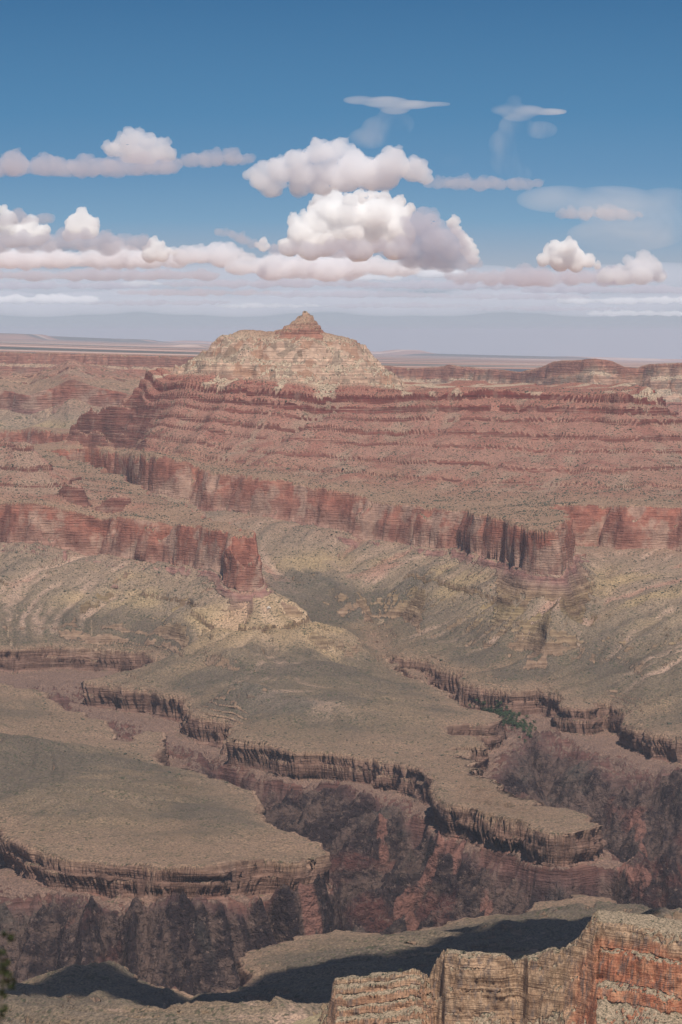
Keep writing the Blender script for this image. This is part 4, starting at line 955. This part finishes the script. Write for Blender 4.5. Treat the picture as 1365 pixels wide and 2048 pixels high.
for i, (lb_, D_, mt_, bs_, lab_) in enumerate(CL):
    big = mt_ is MC; far_ = lab_ is None
    o = puff(lb_, D_, mt_, i + 1, base=bs_, depth=1.3, levels=2 if far_ else 3, vox=1.7 if big else 2.2, rough=.09 if big else (.05 if far_ else .15), flat=.9 if big else (.5 if far_ else .75))
    tag(o, lab_ or BL[i - 24], 'cloud', 'distant strips of cloud above the horizon' if far_ else None)
def lens(pts, D, mat, label, rx_=1.0, tilt=0.0):
    """a thin closed body of ice cloud: overlapping flattened ellipsoids joined into one skin"""
    m = D / F; vs, fs, k = [], [], 0; V, Fc = ico(3)
    for px, py, rx, rz in pts:
        vs.append(V * np.array([rx * m, max(rx, rz) * .7 * m, rz * m]) + np.array([(px - CX) * m, 0, (YH - py) * m])); fs.append(Fc + k); k += len(V)
    me = bpy.data.meshes.new('c'); me.from_pydata(np.concatenate(vs).tolist(), [], np.concatenate(fs).tolist()); o = bpy.data.objects.new('c', me); C.objects.link(o)
    md = o.modifiers.new('r', 'REMESH'); md.mode = 'VOXEL'; md.voxel_size = 4 * m
    m2 = bpy.data.meshes.new_from_object(o.evaluated_get(bpy.context.evaluated_depsgraph_get())); bpy.data.objects.remove(o)
    m2.materials.clear(); m2.materials.append(mat); ob = bpy.data.objects.new('cloud', m2); C.objects.link(ob); ob.location = (0, D, 0); tag(ob, label, 'cloud')
lens([(720,203,35,9),(770,207,50,12),(820,212,50,9),(865,211,40,5),(790,222,30,10)], 47000, MV1, 'thin white streak of high cloud above the broad grey and white cloud')
lens([(785,235,30,22),(760,258,38,25),(740,278,45,22),(800,250,30,25)], 48000, MV2, 'faint trail of ice falling below the left high streak')
lens([(1028,205,16,13),(1010,222,32,11),(1050,224,40,12),(1095,226,40,7),(1035,232,35,14)], 47000, MV1, 'small peaked white streak of high cloud at the upper right')
lens([(1030,255,35,25),(1005,290,30,30),(1010,325,32,30),(1035,350,30,22),(1080,262,35,18)], 49000, MV2, 'faint curling trail of ice below the peaked high streak')
lens([(1120,400,90,28),(1220,410,110,38),(1330,430,90,55),(1250,470,120,35)], 66000, MV3, 'wide thin white veil of cloud at the right')
lens([(905,320,22,12),(890,330,16,8)], 59000, MV3, 'small faint patch of thin cloud right of the broad grey and white cloud')

MSH = cloud_mat('cloud_sheet', 1 / 6500., (.96, .95, 1), -.3)
lens([(x_, 560 + 6 * math.sin(x_ * .013), 130, 30) for x_ in range(-120, 1500, 90)], 172000, MSH, 'wide pale sheet of distant cloud stretching right across behind the lower strips')
lens([(x_, 606 + 5 * math.sin(x_ * .017), 140, 24) for x_ in range(-120, 1500, 100)], 190000, MSH, 'lowest pale sheet of distant cloud stretching right across above the horizon')

# low clouds passing above the near plateau, high over the frame; their shadows lie on it
MD = cloud_mat('cloud_low', 1 / 14.)
def shadow_cloud(spots, alt, seed, label):
    L_ = []
    for px_, py_, r_ in spots:
        s_, k_ = slope(px_, py_); D_ = -825 / k_
        kk = (alt + 825) / SUN[2]
        L_.append((s_ * D_ + SUN[0] * kk, D_ + SUN[1] * kk, alt, r_ * 1.6))
    rr_ = random.Random(seed); vs, fs, k = [], [], 0; V, Fc = ico(2)
    for (x, y, z, r) in L_:
        for q in range(8):
            a = rr_.uniform(0, 6.28); d = r * rr_.uniform(0, .75) if q else 0; r2 = r * (rr_.uniform(.3, .6) if q else 1)
            vs.append(V * np.array([r2, r2, r2 * .6]) + np.array([x + d * math.cos(a), y + d * math.sin(a), z])); fs.append(Fc + k); k += len(V)
    me = bpy.data.meshes.new('c'); me.from_pydata(np.concatenate(vs).tolist(), [], np.concatenate(fs).tolist()); o = bpy.data.objects.new('c', me); C.objects.link(o)
    md = o.modifiers.new('r', 'REMESH'); md.mode = 'VOXEL'; md.voxel_size = 9
    m2 = bpy.data.meshes.new_from_object(o.evaluated_get(bpy.context.evaluated_depsgraph_get())); bpy.data.objects.remove(o)
    m2.materials.clear(); m2.materials.append(MD); ob = bpy.data.objects.new('cloud', m2); C.objects.link(ob); tag(ob, label, 'cloud')
shadow_cloud([(1140,1885,60),(1080,1895,75),(1010,1912,75),(950,1925,60),(880,1930,50),(900,1862,32),(860,1862,28),(1180,1900,60)], 1500, 3, 'low cloud overhead whose shadow darkens the plateau behind the nearest ridge')
shadow_cloud([(650,1960,75),(720,1940,55),(590,1985,70),(760,1975,60),(540,2010,60),(680,2010,90),(800,1960,50),(470,2035,60)], 1500, 4, 'low cloud overhead whose shadow lies on the near plateau left of the nearest ridge')
shadow_cloud([(120,1990,38),(180,1978,38),(240,1985,40),(300,2005,36),(350,2025,40),(420,2045,45),(60,1998,30)], 1500, 5, 'low cloud overhead whose shadow lies on the hummock at the bottom left')
